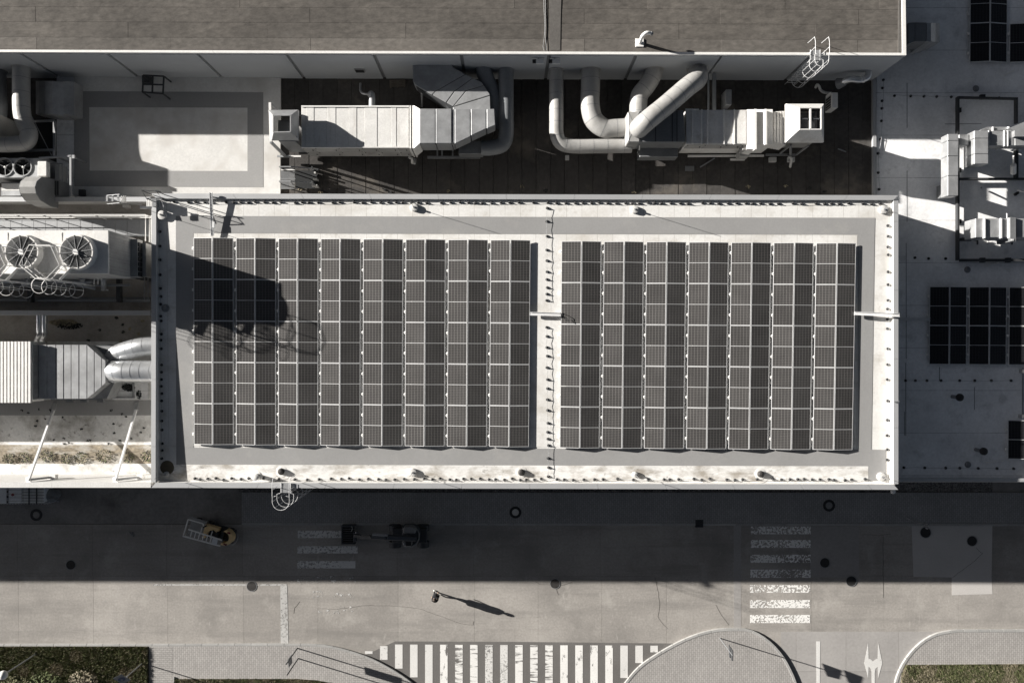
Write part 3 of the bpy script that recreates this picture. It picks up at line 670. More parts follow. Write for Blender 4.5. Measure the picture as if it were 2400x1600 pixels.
array(P(2362.5, 984, ZA+.13), 1, 1, za_, 0, me_halfd, '', 'black solar panels on the shaded annex roof', skip=lambda i, j, s_: s_ == 1, lab=lambda i, j, s_: "lone black solar panel at the lower right edge of the shaded roof")

# ------------------------------------------------------------------ lightning wires and their black holders
me_hold = MB().lathe((0, 0, 0), [(.075, 0), (.07, .05), (.035, .075), (.03, .1)], 10).mesh('wire_holder'); me_hold.materials.append(m_black)
me_grip = MB().box(-.035, .035, -.012, .012, .09, .12).mesh('wire_grip'); me_grip.materials.append(m_black)
def run(label, pts, pf, wire=True, wob=.02):
    q = [pf(x, y) for x, y in pts]
    t = T('lightning_conductor', label, 'lightning conductor', q[0], 'lightning conductor wires held on small black feet')
    if wire:
        w_ = []
        for i, a in enumerate(q):
            w_.append(a+Vector((random.uniform(-wob, wob), random.uniform(-wob, wob), .115)))
            if i < len(q)-1:
                m_ = a.lerp(q[i+1], .5); w_.append(m_+Vector((random.uniform(-wob, wob)*1.5, random.uniform(-wob, wob)*1.5, .10)))
        MB().tube(w_, .008, 5).build('wire', m_steel, t)
    for p in q:
        h = put('wire_holder', me_hold, None, t, p); gp = bpy.data.objects.new('wire_grip', me_grip); COL.objects.link(gp); gp.parent = h
jit = lambda v: v+random.uniform(-.8, .8)
ycen = [488, 519, 554, 586, 611, 637, 655, 674, 689, 704]
ycen2 = [767, 788, 814, 834, 861, 889, 910, 936, 961, 991, 1012, 1028, 1043, 1073, 1095, 1116]
run('wire with black feet up the white aisle, part above the bridging cable tray', [(jit(1282), y) for y in ycen], PR)
run('wire with black feet up the white aisle, part below the bridging cable tray', [(jit(1281+(y-767)*.012), y) for y in ycen2], PR)
xsou = [457, 469, 487, 506, 524, 543, 565, 583, 618, 654, 691, 720, 748, 776, 800, 818, 842, 863, 887, 904, 925, 947, 971, 994, 1013, 1031, 1054, 1069, 1086, 1104, 1125, 1146, 1161, 1182, 1200, 1219, 1233, 1252, 1268, 1305, 1322, 1343, 1368, 1393, 1413, 1447, 1484, 1519, 1556, 1569, 1590, 1626, 1644, 1663, 1703, 1722, 1740, 1774, 1811, 1831, 1851, 1869, 1884, 1903, 1921, 1942, 1954, 1980, 1995, 2027]
run('wire with black feet along the dirty bottom parapet of the solar roof', [(x, 1122+random.uniform(-2, 2)+(x-457)*.0005) for x in xsou], PR)
run('wire with black feet along the bright right parapet of the solar roof', [(jit(2081-(y-529)*.002), y) for y in [529, 554, 579, 597, 637, 667, 704, 724, 748, 770, 817, 854, 889, 939, 984, 1020, 1053, 1077]], PR)
run('wire with black feet in the shade of the left parapet of the solar roof', [(jit(375.5+(y-543)*.009), y) for y in [513, 543, 577, 609, 644, 676, 695, 713, 741, 752, 783, 797, 817, 855, 872, 889, 905, 922, 939, 963, 986, 1007, 1039, 1055, 1074]], PR)
xn = []; x = 408
while x < 2068: xn.append(x); x += random.choice([16, 18, 20, 22, 34])
run('wire with black feet along the shaded top parapet of the solar roof', [(x, 473.5+random.uniform(-1.2, 1.2)+(x-400)*.0022) for x in xn], PR)
PA = lambda x, y: P(x, y, ZA)
run('row of black wire feet across the shaded roof just below its middle panels', [(x, 891.5) for x in (2122, 2145, 2172, 2205, 2249, 2284, 2323, 2369)], PA)
run('row of black wire feet along the bottom edge of the shaded roof', [(x, 1095+(x-2118)*.01) for x in (2118, 2167, 2216, 2249, 2292, 2336, 2375)], PA)
run('row of black wire feet running right from the hall corner on the shaded roof', [(x, 225+(x-2096)*.02) for x in (2096, 2134, 2165, 2195, 2229, 2300, 2341)], PA)
run('column of black wire feet beside the courtyard edge on the shaded roof', [(x, y) for x, y in ((2070, 188), (2068, 207), (2067, 237), (2066.5, 254.6), (2065.5, 284), (2063, 327), (2057.5, 360), (2058, 405), (2060, 444))], PA)
run('three black wire feet in the lit-and-shaded roof right of the solar roof corner', [(2144, 604), (2176, 606), (2216, 606)], PA, wire=False)

# ------------------------------------------------------------------ lightning rods, drains, vents on the white roof
def rod(px, py, label, r=.2, h=1.45, lean=(0, 0)):
    p = PR(px, py); t = T('lightning_rod', label, 'lightning rod', p, 'thin lightning rods on round concrete feet')
    MB().lathe(p, [(r, 0), (r, .1), (r*.9, .14), (.05, .17)], 24).build('concrete_foot', m_conc, t, smooth=True)
    MB().tube([p+Vector((0, 0, .16)), p+Vector((lean[0], lean[1], h))], .011, 6).build('rod', m_steel, t)
    MB().cyl(p+Vector((0, 0, .16)), .05, .1, 12).build('socket', m_steel, t)
rod(971, 487, 'lightning rod near the top parapet above the left array')
rod(1487, 492, 'lightning rod near the top parapet above the right array')
rod(2069, 492, 'lightning rod in the top right corner of the white roof', r=.22)
rod(381, 505, 'lightning rod with white round foot in the top left corner', r=.24)
rod(968, 1106, 'lightning rod on the bottom edge, below the left array')
rod(1488, 1111, 'lightning rod on the bottom edge, below the right array', r=.15)
rod(2064, 1116, 'lightning rod in the bottom right corner of the white roof', r=.22)
rod(391, 1111, 'lightning rod in the shaded dirty bottom left corner', r=.15)
p = PR(388, 722); t = T('roof_vent', 'flat round vent lid in the shade beside the left parapet', 'vent', p)
MB().lathe(p, [(.17, 0), (.17, .05), (.12, .08), (.03, .09)], 24).build('lid', m_galvd, t, smooth=True)
MB().ringband(p, .17, .2, 0, .03).build('collar', m_steel, t)
def drain(px, py, label):
    p = PR(px, py); t = T('roof_drain', label, 'roof drain', p, 'round dark roof drains with splash rings')
    MB().lathe(p, [(.3, 0), (.29, .02), (.2, .03)], 24).build('flange', m_membrane, t)
    c = MB().lathe(p, [(.16, .0), (.17, .12), (.1, .2), (.02, .22)], 14).build('grate', m_iron, t)
    for k in range(8):
        a = k*math.pi/4; MB().beam(p+Vector((.17*math.cos(a), .17*math.sin(a), .02)), p+Vector((.09*math.cos(a), .09*math.sin(a), .215)), .015).build('bar', m_dark, c)
    MB().ringband(p+Vector((.04, -.03, .0)), .3, .42, .004, .012, 20).build('stain_ring', m_dirtymem, t)
drain(660, 1104, 'dark roof drain just above the bottom caged ladder')
drain(1222, 1106, 'dark roof drain below the right end of the left array')
drain(1782, 1110, 'dark roof drain below the right array, with wide stain ring')
p = PR(604, 1114); t = T('roof_vent', 'white capped vent pipe left of the bottom caged ladder', 'vent', p)
MB().cyl(p, .11, .42, 20).build('pipe', m_steel, t, smooth=True)
MB().lathe(p+Vector((0, 0, .42)), [(.17, 0), (.18, .05), (.1, .08), (.02, .085)], 24).build('cap', m_white, t, smooth=True)
MB().lathe(p, [(.24, 0), (.2, .03), (.12, .05)], 24).build('flange', m_membrane, t)
p = PR(392, 1095); MBs = MB().lathe(p+Vector((0, 0, .011)), [(.36, 0), (.34, .004), (.02, .006)], 20).build('puddle_stain', m_soil, main)

# cable trays
def tray(label, pts, w_=.16):
    t = T('cable_tray', label, 'cable tray', pts[0])
    for a, b_ in zip(pts, pts[1:]):
        MB().beam(a, b_, w_, .03).build('tray_floor', m_frame, t)
        d = (b_-a).normalized(); nr = Vector((-d.y, d.x, 0)).normalized()*w_/2
        for s_ in (1, -1): MB().beam(a+nr*s_+Vector((0, 0, .02)), b_+nr*s_+Vector((0, 0, .02)), .02, .07).build('side_rail', m_frame, t)
    return t
t = tray('white sloping cable tray from the top left parapet to the left array', [P(494.5, 452, 7.86), P(498, 553, 7.66)], .13)
MB().beam(P(494.5, 458, 7.84), P(495, 462, 7.68), .05).build('bracket', m_steel, t)
MB().obox(P(500.5, 527, 7.73), .12, .3, .1).build('junction_box', m_frame, t)
tray('white cable tray bridging the aisle between the two arrays', [PR(1243, 735, .2), PR(1314, 737, .2)])
tray('white cable tray from the right array over the right parapet', [PR(2002, 734, .22), PR(2060, 736.5, .3), P(2092, 738, 7.78), P(2108, 738.5, 7.78)])
tray('grey cable tray on the shaded roof leading to its middle panels', [P(2108, 747.5, ZA+.12), P(2180, 748.5, ZA+.12)], .14)
# loose black cable loops
t = tag(MB().tube(smooth_path([PR(1313, 732, .2), PR(1318, 738, .42), PR(1328, 746, .36), PR(1333, 752, .36), PR(1331, 753, .36), PR(1320, 744, .36)]), .015, 5).build('cable', m_black, loc=PR(1316, 735)), 'loose black cable loop at the left edge of the right array', 'cable')

# ------------------------------------------------------------------ caged ladders
def caged_ladder(label, X, Yw, z0, z1, out=.25, wd=.46, hoops=(), hr=.36, top=None, m=None, skirt=None):
    """vertical ladder in front of a wall whose face is at Y=Yw and looks towards -Y"""
    m = m or m_frame; t = T('caged_ladder', label, 'ladder', (X, Yw-out, z0)); y = Yw-out
    for s_ in (-1, 1):
        MB().tube([Vector((X+s_*wd/2, y, z0)), Vector((X+s_*wd/2, y, z1+.1)), Vector((X+s_*wd/2, Yw+.3, z1+.1))], .013, 6).build('rail', m, t)
        MB().tube([Vector((X+s_*hr, y-.05, z1+1.0)), Vector((X+s_*hr, Yw+.35, z1+1.0)), Vector((X+s_*hr, Yw+.62, z1+.9)), Vector((X+s_*hr, Yw+.66, z1+.02))], .013, 6).build('guard_rail', m, t)
        MB().tube([Vector((X+s_*hr, Yw+.1, z1+1.0)), Vector((X+s_*hr, Yw+.1, z1+.05))], .015, 6).build('guard_post', m, t)
    n = int((z1-z0)/.3); me = MB().tube([(-wd/2, 0, 0), (wd/2, 0, 0)], .013, 5).mesh('rung')
    for k in range(n): put('rung', me, m if k == 0 else None, t, (X, y, z0+.3*(k+1)))
    bars = [-80, -35, 0, 35, 80]
    def hp(a): return Vector((X+hr*math.sin(math.radians(a)), y-.28-hr*math.cos(math.radians(a)), 0))
    for z in hoops:
        pts = [Vector((X-wd/2, y, z)), Vector((X-hr, y-.05, z))]+[hp(a)+Vector((0, 0, z)) for a in range(-90, 91, 15)]+[Vector((X+hr, y-.05, z)), Vector((X+wd/2, y, z))]
        MB().tube(pts, .0115, 6).build('hoop', m, t)
    if hoops:
        for a in (-90, -45, 0, 45, 90): MB().tube([hp(a)+Vector((0, 0, min(hoops))), hp(a)+Vector((0, 0, max(hoops)))], .010, 5).build('cage_bar', m, t)
    MB().box(X-wd/2, X+wd/2, y, Yw+.3, z1+.03, z1+.07).build('step_plate', m_galv, t)
    return t
Xl = (658-NX)/S(8.7)
caged_ladder('white caged ladder hanging over the bottom facade of the solar-panelled building', Xl, -6.98, .3, 7.72, hoops=(8.7, 7.9, 7.1, 6.2, 5.3, 4.4, 3.5), hr=.42, out=.2, wd=.5)
p = P(1909, 132, ZN)
caged_ladder('white caged ladder on the grey panel wall of the brown-roofed hall', p.x, p.y-.02, ZF+.1, ZN, hoops=(9.3, 8.6, 7.7, 6.9, 6.2), hr=.34, out=.2, wd=.48)
# ------------------------------------------------------------------ air handling and ducts in the courtyard
def seg_roof(parent, x0, x1, y0, y1, z, cuts, m, name='roof_panel', lip=.03, gap=.25):
    cs = [x0]+cuts+[x1]
    for i in range(len(cs)-1):
        MB().rect(cs[i]+gap, y0, cs[i+1]-gap, y1, z+lip*(1 if i % 2 else .55), z-.02).build(name, m, parent, bevel=.008)
def side_doors(parent, x0, x1, y, zt, zb, cuts, rows=2, m=None, depth=.02):
    """panels on a face that looks towards -Y; x in pixels measured along the top edge"""
    m = m or m_panelgrey; s = S(zt); Y = (NY-y)/s; cs = [x0]+cuts+[x1]
    for i in range(len(cs)-1):
        xa, xb = (cs[i]-NX)/s+.015, (cs[i+1]-NX)/s-.015
        for r in range(rows):
            a, b_ = zb+(zt-zb)*r/rows+.015, zb+(zt-zb)*(r+1)/rows-.015
            d = MB().box(xa, xb, Y-depth, Y+.01, a, b_).build('door', m, parent)
            MB().box(xb-.14, xb-.10, Y-depth-.03, Y-depth, (a+b_)/2-.06, (a+b_)/2+.06).build('handle', m_black, d)
            MB().box(xa+.06, xa+.09, Y-depth-.02, Y-depth, b_-.12, b_-.04).build('hinge', m_black, d)
t = ahl = T('air_handling_unit', 'long white air handling unit with square exhaust hood at its left end', 'air handler', P(830, 330, ZF))
zt = 7.15
MB().rect(706.5, 250, 958.5, 345, zt, 5.25).build('casing', m_casing, t)
seg_roof(t, 706.5, 958, 251, 344, zt, [717, 736, 766, 787, 817, 836, 854, 884, 916, 929], m_casing)
MB().rect(706, 247.6, 959, 250.8, zt+.07, zt-.05).build('roof_trim', m_white, t); MB().rect(706, 344.2, 959, 346.2, zt+.05, zt-.06).build('roof_trim', m_white, t)
side_doors(t, 707, 957, 346, zt-.08, 5.3, [735, 790, 845, 885, 930], 2)
MB().rect(700, 352, 960, 360, 5.24, 5.05).build('base_rail', m_dark, t); MB().rect(700, 262, 960, 270, 5.24, 5.05).build('base_rail', m_dark, t)
for px in (712, 775, 840, 905, 950): MB().beam(P(px, 352, 5.2), P(px, 352, ZF), .1).build('leg', m_dark, t); 
# collar and sloping transition
MB().rect(959.8, 247.5, 963, 347.5, zt+.06, 5.3).build('flange', m_white, t)
MB().rect(963, 250, 966, 345, zt-.05, 5.3).build('collar', m_dark, t)
MB().rect(966, 247.5, 969.5, 347.5, zt+.08, 5.3).build('flange', m_white, t)
zd = 7.62
q0 = [P(969.5, 247.5, zt+.08), P(969.5, 347.5, zt+.08)]; q1 = [P(983, 255, zd), P(983, 336, zd)]
MB().add([q0[0], q1[0], q1[1], q0[1], (q0[0].x, q0[0].y, 5.6), (q1[0].x, q1[0].y, 6.0), (q1[1].x, q1[1].y, 6.0), (q0[1].x, q0[1].y, 5.6)],
         [(0, 1, 2, 3), (4, 7, 6, 5), (0, 4, 5, 1), (3, 2, 6, 7), (0, 3, 7, 4), (1, 5, 6, 2)]).build('transition', m_white, t)
def duct_seg(parent, poly, zt_, zb_, m=None, name='duct_section'): return MB().ppx(poly, zt_, zb_).build(name, m or m_galv, parent, bevel=.02)
duct_seg(t, [(984, 255), (1020, 255), (1020, 336), (984, 336)], zd, 6.2)
duct_seg(t, [(1021.6, 255), (1058, 255), (1058, 336), (1021.6, 336)], zd, 6.2)
duct_seg(t, [(1059.5, 256), (1064.5, 256), (1064.5, 335), (1059.5, 335)], zd-.04, 6.2)
duct_seg(t, [(1066, 255.5), (1102, 255.5), (1102, 320), (1066, 337)], zd, 6.5)
duct_seg(t, [(1104, 255.5), (1139, 255.5), (1139, 301.5), (1104, 318)], zd, 6.5)
duct_seg(t, [(1141, 255.5), (1158.5, 255.5), (1160.5, 293), (1141, 301.5)], zd, 6.5)
duct_seg(t, [(990, 255), (1066, 255), (1066, 335), (990, 335)], 6.2, 5.3, m_galvd, 'lower_plenum')
MB().rect(1075, 330, 1132, 361, 6.1, 5.35).build('lower_plenum', m_galvd, t, bevel=.02)
MB().beam(P(1002, 369, 5.15), P(1126, 369, 5.15), .12).build('support_beam', m_steel, t)
for px in (1025, 1036, 1061, 1092): MB().beam(P(px, 345, 5.2), P(px, 371, 5.2), .08).build('cross_beam', m_steel, t); MB().beam(P(px, 369, 5.15), P(px, 369, ZF), .08).build('leg', m_steel, t)
MB().tube([P(958, 368, 6.0), P(966, 372, 5.9), P(966, 381, 5.5), P(972, 383, 5.2), P(973, 374, 5.0)], .07, 8).build('trap_pipe', m_conc, t, smooth=True)
# exhaust hood: truncated pyramid with an open square top
def hood(parent, outer, inner, z0, z1, m, mi, bars=0, neck=None):
    o = [P(x, y, z0) for x, y in outer]; i_ = [P(x, y, z1) for x, y in inner]
    for k, nm in enumerate(('hood_side',)*4):
        j = (k+1) % 4; c = (o[0]+o[2])/2
        th = [v+(c-v)*.03-Vector((0, 0, .05)) for v in (o[k], o[j], i_[j], i_[k])]
        MB().hexa(th, [o[k], o[j], i_[j], i_[k]]).build(nm, m, parent)
    f_ = .10
    MB().hexa([v+Vector((0, 0, -.9)) for v in i_], [Vector((v.x, v.y, z1-.8)) for v in i_]).build('hood_floor', mi, parent)
    for k in range(4):
        j = (k+1) % 4; MB().beam(i_[k], i_[j], .05, .06).build('rim', m, parent)
    if bars:
        MB().beam((i_[0]+i_[1])/2+Vector((0, 0, -.02)), (i_[2]+i_[3])/2+Vector((0, 0, -.02)), .07, .1).build('crossbar', m, parent)
        MB().beam((i_[1]+i_[2])/2+Vector((0, 0, -.05)), (i_[3]+i_[0])/2+Vector((0, 0, -.05)), .05, .08).build('crossbar', mi, parent)
    ob = [Vector((v.x, v.y, z0-.16)) for v in o]
    for k in range(4):
        j = (k+1) % 4; c = (o[0]+o[2])/2; ins = lambda v: v+(Vector((c.x, c.y, v.z))-v)*.03
        MB().hexa([ob[k], ob[j], ins(ob[j]), ins(ob[k])], [o[k], o[j], ins(o[j]), ins(o[k])]).build('skirt', m, parent)
m_gl = M('dusty_cowl_floor', (.10, .105, .112), .3, .3, var=.3, vs=3)
hood(t, [(629, 258), (699, 257.5), (699, 328), (637, 328)], [(641, 271), (681, 270.5), (681, 309.5), (641, 310)], 7.75, 8.3, m_galv, m_gl)
MB().rect(653, 285, 692, 331, 7.6, 5.3).build('stack', m_galvd, t)
MB().beam(P(633, 241, 7.7), P(635, 333, 7.7), .12).build('post_beam', m_white, t); MB().beam(P(635, 333, 7.66), P(668, 366, 5.2), .12).build('brace', m_steel, t)
MB().beam(P(650, 366.5, 5.2), P(704, 367, 5.2), .1).build('base_rail', m_steel, t); MB().beam(P(634, 241, 7.62), P(651, 258, 6.9), .05).build('brace', m_steel, t)
MB().rect(682, 364.5, 705, 368, 5.3, 5.2).build('lamp_housing', m_white, t)
# small pipes behind
t = tag(MB().tube(smooth_path([P(845, 196, ZF+.9), P(845, 212, 5.9), P(850, 219, 6.1), P(862, 221, 6.2), P(868, 222, 6.2)]), .06, 8).tube(smooth_path([P(868, 222, 6.0), P(870, 221, 6.3), P(872, 226, 6.4), P(872, 251, 6.4)]), .17, 12).build('condensate_pipe', m_galv, smooth=True, loc=P(860, 222, ZF)), 'thin bent pipe joining a thicker one behind the long white air handler', 'pipe')

# big angled sheet duct leaving the hall wall
t = T('angled_duct', 'wide angled sheet-metal duct dropping from the hall wall, half in shade', 'duct', P(1050, 200, ZF))
zq = 6.85
poly = [(967, 149), (1056, 149), (1062, 158), (1093, 176), (1128, 193), (1147, 220), (1149, 262), (1060, 262), (1045, 246), (985, 210), (973, 199), (968, 190)]
cutsA = [[(967, 149), (1056, 149), (1062, 158), (1090, 174), (1020, 214), (1012, 222), (985, 207), (973, 199), (968, 190)],
         [(1091, 175), (1107, 183), (1064, 214), (1045, 240), (1014, 223), (1021, 215)],
         [(1108.5, 183.5), (1128, 193), (1133, 200), (1092, 212), (1062, 249), (1047, 241), (1066, 214.5)],
         [(1134, 201), (1147, 220), (1148, 223), (1064, 249), (1093, 213.5)], [(1148.3, 225), (1149.5, 264), (1062, 264), (1062, 251.5)]]
for c in cutsA: MB().ppx(c, zq, zq-.9).build('duct_section', m_galv, t, bevel=.015)
MB().ppx(poly, zq-.04, zq-.98).build('duct_core', m_dark, t)
MB().beam(P(989, 212, 6.4), P(989, 250, 5.2), .1).build('support_leg', m_steel, t)

# round lagged pipes
def duct(label, pts, r, m, collar=True, name='round_duct', bands=None, n=22):
    q = smooth_path([P(x, y, z) for x, y, z in pts], 7); t = T(name, label, 'duct', (q[0].x, q[0].y, ZF))
    MB().tube(q, r, n).build('jacket', m, t, smooth=True)
    if collar:
        d = Vector((0, 1, 0)); MB().tube([q[0]+d*.02, q[0]-d*.14], r*1.12, n).build('wall_collar', m, t, smooth=True)
    L_ = 0
    for i in range(1, len(q)-1):
        L_ += (q[i]-q[i-1]).length
        if L_ > .62:
            L_ = 0; d = (q[i+1]-q[i-1]).normalized()*.012; MB().tube([q[i]-d, q[i]+d], r*1.008, n, cap=False).build('band', m_galvd, t, smooth=True)
    return t
duct('slim lagged pipe from the hall wall, nearest left of the twin bends', [(1304, 161, 6.25), (1304, 200, 6.2), (1304, 280, 6.2), (1305, 315, 6.2), (1316, 336, 6.15), (1345, 343, 6.1), (1400, 343, 6.1), (1480, 342, 6.1)], .37, m_lag)
duct('thick lagged pipe from the hall wall with a wide crinkled bend', [(1384, 159, 6.2), (1384, 200, 6.2), (1383, 245, 6.2), (1391, 280, 6.2), (1415, 300, 6.15), (1440, 302, 6.15), (1475, 300, 6.15)], .5, m_lag)
duct('short S-shaped lagged pipe between hall wall and mixing box', [(1533, 158, 6.3), (1531, 175, 6.3), (1517, 200, 6.3), (1500, 222, 6.3), (1496, 245, 6.3), (1496, 275, 6.3)], .46, m_lag)
duct('big lagged pipe slanting from the hall wall over the mixing box', [(1634, 158, 6.6), (1636, 170, 6.75), (1634, 186, 7.3), (1610, 205, 7.6), (1560, 248, 7.85), (1520, 280, 7.95), (1503, 295, 7.75), (1497, 302, 7.4)], .5, m_lag)
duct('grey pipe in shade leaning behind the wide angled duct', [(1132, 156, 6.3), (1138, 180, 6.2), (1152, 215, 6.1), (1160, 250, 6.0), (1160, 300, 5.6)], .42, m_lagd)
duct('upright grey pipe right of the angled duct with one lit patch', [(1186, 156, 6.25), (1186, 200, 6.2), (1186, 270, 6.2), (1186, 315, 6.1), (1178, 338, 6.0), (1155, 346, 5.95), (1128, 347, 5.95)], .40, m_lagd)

# right air handler
t = T('air_handling_unit', 'white air handling unit with four-pane exhaust hood at its right end', 'air handler', P(1700, 300, ZF))
# mixing box with faceted end
zm = 7.35
MB().ppx([(1478, 262), (1602, 258), (1607, 333), (1478, 333)], zm, 5.9).build('mixing_box', m_galvd, t, bevel=.02)
MB().ppx([(1471.5, 262), (1499, 261.5), (1499, 333), (1471.5, 333)], zm+.05, 5.9).build('end_box', m_lag, t, bevel=.03)
for (xa, ya, xb, yb) in ((1472, 263, 1485, 290), (1472, 332, 1485, 300), (1485, 290, 1498, 263)): MB().beam(P(xa, ya, zm+.055), P(xb, yb, zm+.055), .02, .015).build('crease', m_galv, t)
for px in (1500, 1536, 1575, 1586): MB().rect(px, 260, px+1.6, 332, zm+.03, zm-.05).build('seam_rib', m_dark, t)
MB().rect(1499, 330, 1589, 368, 6.1, 5.3).build('lower_plenum', m_galvd, t, bevel=.02)
MB().beam(P(1500, 331, 6.9), P(1498, 352, 6.3), .04).build('bracket', m_white, t); MB().beam(P(1497, 362, 6.0), P(1517, 365, 5.9), .12, .06).build('light_fitting', m_white, t); MB().beam(P(1520, 365, 5.9), P(1529, 363, 5.9), .05).build('light_fitting', m_white, t)
MB().rect(1608, 258, 1811, 338, zt, 5.3).build('casing', m_casing, t)
seg_roof(t, 1608, 1749, 258, 337, zt, [1624, 1646, 1660, 1697, 1720], m_casing)
for px in (1623, 1645, 1659, 1697, 1721): MB().rect(px-1, 256.5, px+1.6, 338, zt+.07, zt-.02).build('seam_rib', m_white, t)
MB().rect(1607, 255.2, 1638, 257.2, zt+.12, zt).build('roof_trim', m_white, t)
# chevron plates: low peaked covers whose west half is lit
for (xa, xb, yb) in ((1751, 1772, 349), (1774, 1796, 338)):
    za_ = zt+.03
    a, b_, c_, d = P(xa, 257, za_), P(xb, 257, za_+.30), P(xb, yb, za_+.30), P(xa, yb, za_)
    mid0, mid1 = a.lerp(d, .5)+Vector((-.0, 0, 0)), b_.lerp(c_, .5)
    MB().hexa([Vector((v.x, v.y, 5.8)) for v in (a, b_, c_, d)], [a, b_, c_, d]).build('access_cover', m_casing, t)
    MB().rect(xb-3, 255.5, xb+1.5, yb+1, za_+.34, za_).build('cover_lip', m_white, t)
MB().rect(1797, 256.5, 1811, 337.5, zt+.1, zt-.1).build('end_flange', m_white, t)
side_doors(t, 1609, 1740, 339, zt-.08, 6.3, [1650, 1700], 1); side_doors(t, 1612, 1736, 341, 6.25, 5.35, [1640, 1672, 1705], 1)
MB().rect(1741, 338, 1768, 351, 7.0, 6.3).build('side_box', m_panelgrey, t, bevel=.01); MB().rect(1735, 352, 1757, 366, 6.2, 5.4).build('side_box', m_panelgrey, t, bevel=.01)
MB().beam(P(1612, 366, 5.2), P(1790, 365, 5.2), .1).build('base_rail', m_white, t); MB().beam(P(1712, 374, 5.2), P(1745, 374, 5.2), .1).build('base_rail', m_white, t)
# flexible collar and hood
fl = []
for k in range(9):
    xa = 1811+k*3.4; r_ = .03 if k % 2 else 0
    a0 = 260-k*.1; MB().ppx([(xa, 262-k*.2), (xa+3.4, 261.8-k*.2), (xa+3.4, 335+k*.6), (xa, 334.5+k*.6)], zt-.12+r_, 6.0).build('flexible_fold', m_casing, t)
hood(t, [(1842, 243.5), (1931, 243.5), (1931, 333), (1842, 333)], [(1874, 253), (1924.5, 253), (1924.5, 303.5), (1874, 303.5)], 7.35, 8.25, m_casing, m_gl, bars=1)
MB().rect(1846, 262, 1915, 328, 7.2, 5.6).build('stack', m_panelgrey, t)
for a, b_ in (((1845, 362), (1855, 362)), ((1795, 363), (1865, 363))): MB().beam(P(*a, 5.2), P(*b_, 5.2), .1).build('base_rail', m_steel, t)
MB().beam(P(1866, 363, 5.2), P(1895, 341, 6.7), .08).build('brace', m_steel, t); MB().beam(P(1828, 360, 5.2), P(1850, 343, 6.5), .07).build('brace', m_steel, t)
MB().beam(P(1853, 340, 6.6), P(1853, 365, 5.2), .1).build('leg', m_steel, t)
for px in (1812, 1855): MB().rect(px-8, 368, px+8, 379, ZF+.2, ZF).build('foot_block', m_conc, t)
MB().tube(smooth_path([P(1847, 368, 5.3), P(1855, 371, 5.3), P(1853, 385, 5.1), P(1852, 391, 4.9)]), .07, 8).build('trap_pipe', m_conc, t, smooth=True)
# fittings under and behind it
for (x, y, l) in ((1708, 228, 'slim white box standing in shade left of the caged wall ladder'), (1957, 235, 'wall-type air conditioner box in the dark corner right of the caged wall ladder')):
    t = T('outdoor_unit', l, 'outdoor unit', P(x, y, ZF))
    hw = 7 if x < 1800 else 12
    MB().rect(x-7, y-18, x+7, y+18, 6.0, 5.1).build('housing', m_casing if x > 1800 else m_galv, t, bevel=.02)
    if x > 1800:
        MB().rect(x-10.5, y-17, x-7.2, y+17, 5.85, 5.2).build('grille', m_black, t)
        for k in range(6): MB().rect(x-11, y-17+k*6, x-7.3, y-15.6+k*6, 5.87, 5.2).build('grille_bar', m_panelgrey, t)
        MB().rect(x-11, y-19, x-8, y-12, 5.9, 5.3).build('side_cover', m_white, t)
    else: MB().rect(x-5, y-14, x+5, y+14, 6.02, 6.0).build('lid', m_galv, t)
    for yy in (-13, 13): MB().rect(x-8, y+yy-2, x+8, y+yy+2, 5.1, ZF).build('foot', m_dark, t)
tag(MB().tube(smooth_path([P(1912, 205, 5.1), P(1915, 199, 5.7), P(1920, 203, 5.8), P(1923, 211, 5.5), P(1932, 217, 5.3), P(1945, 219, 5.3)]), .07, 8).build('drain_pipe', m_conc, smooth=True, loc=P(1920, 208, ZF)), 'short white hooked pipe beside the corner air conditioner box', 'pipe')
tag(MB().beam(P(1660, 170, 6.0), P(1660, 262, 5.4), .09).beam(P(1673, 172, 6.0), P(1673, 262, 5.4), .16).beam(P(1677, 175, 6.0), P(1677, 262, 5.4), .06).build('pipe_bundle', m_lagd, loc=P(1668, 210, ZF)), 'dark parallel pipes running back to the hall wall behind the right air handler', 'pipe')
tag(MB().beam(P(1641, 392, ZF+.04), P(1675, 371, ZF+.04), .07, .04).build('plank', m_steel, loc=P(1658, 380, ZF)), 'thin grey bar lying slanted on the dark courtyard roof', 'bar')
tag(MB().rect(1606, 389, 1627, 401, ZF+.04, ZF).build('roof_tile', m_galvd, loc=P(1616, 395, ZF)), 'flat grey slab lying on the dark courtyard roof', 'slab')
tag(MB().rect(1325, 364, 1334, 375, ZF+.12, ZF).build('concrete_block', m_conc, loc=P(1329, 370, ZF)), 'small square concrete block below the slim lagged pipe', 'block')
tag(MB().beam(P(1964, 349, ZF+.05), P(1983, 356, ZF+.05), .06, .04).build('pipe_offcut', m_steel, loc=P(1973, 352, ZF)), 'short thin bar lying at the right end of the courtyard', 'bar')
# lamps, vents and elbow on the hall wall
def wallpt(px, py):      # point on the hall's wall plane seen at this pixel
    Y = P(px, nedge(px), ZN).y; s = (NY-py)/Y; z = H-F/s; return Vector(((px-NX)/s, Y, z))
for i, px in enumerate((1262, 1300)):
    q = wallpt(px, 134); t = T('wall_lamp', ('left' if i == 0 else 'right')+' one of two white floodlights on the long grey wall', 'lamp', q, 'floodlights on the grey hall wall')
    MB().box(q.x-.12, q.x+.26, q.y-.34, q.y-.1, q.z-.06, q.z+.02).build('housing', m_white, t); MB().box(q.x-.3, q.x-.1, q.y-.3, q.y-.12, q.z-.05, q.z+.01).build('bracket', m_black, t); MB().box(q.x-.03, q.x+.03, q.y-.12, q.y-.02, q.z-.04, q.z).build('arm', m_steel, t)
q = wallpt(843, 162); t = T('wall_vent', 'dark rectangular grille on the long grey wall', 'vent', q)
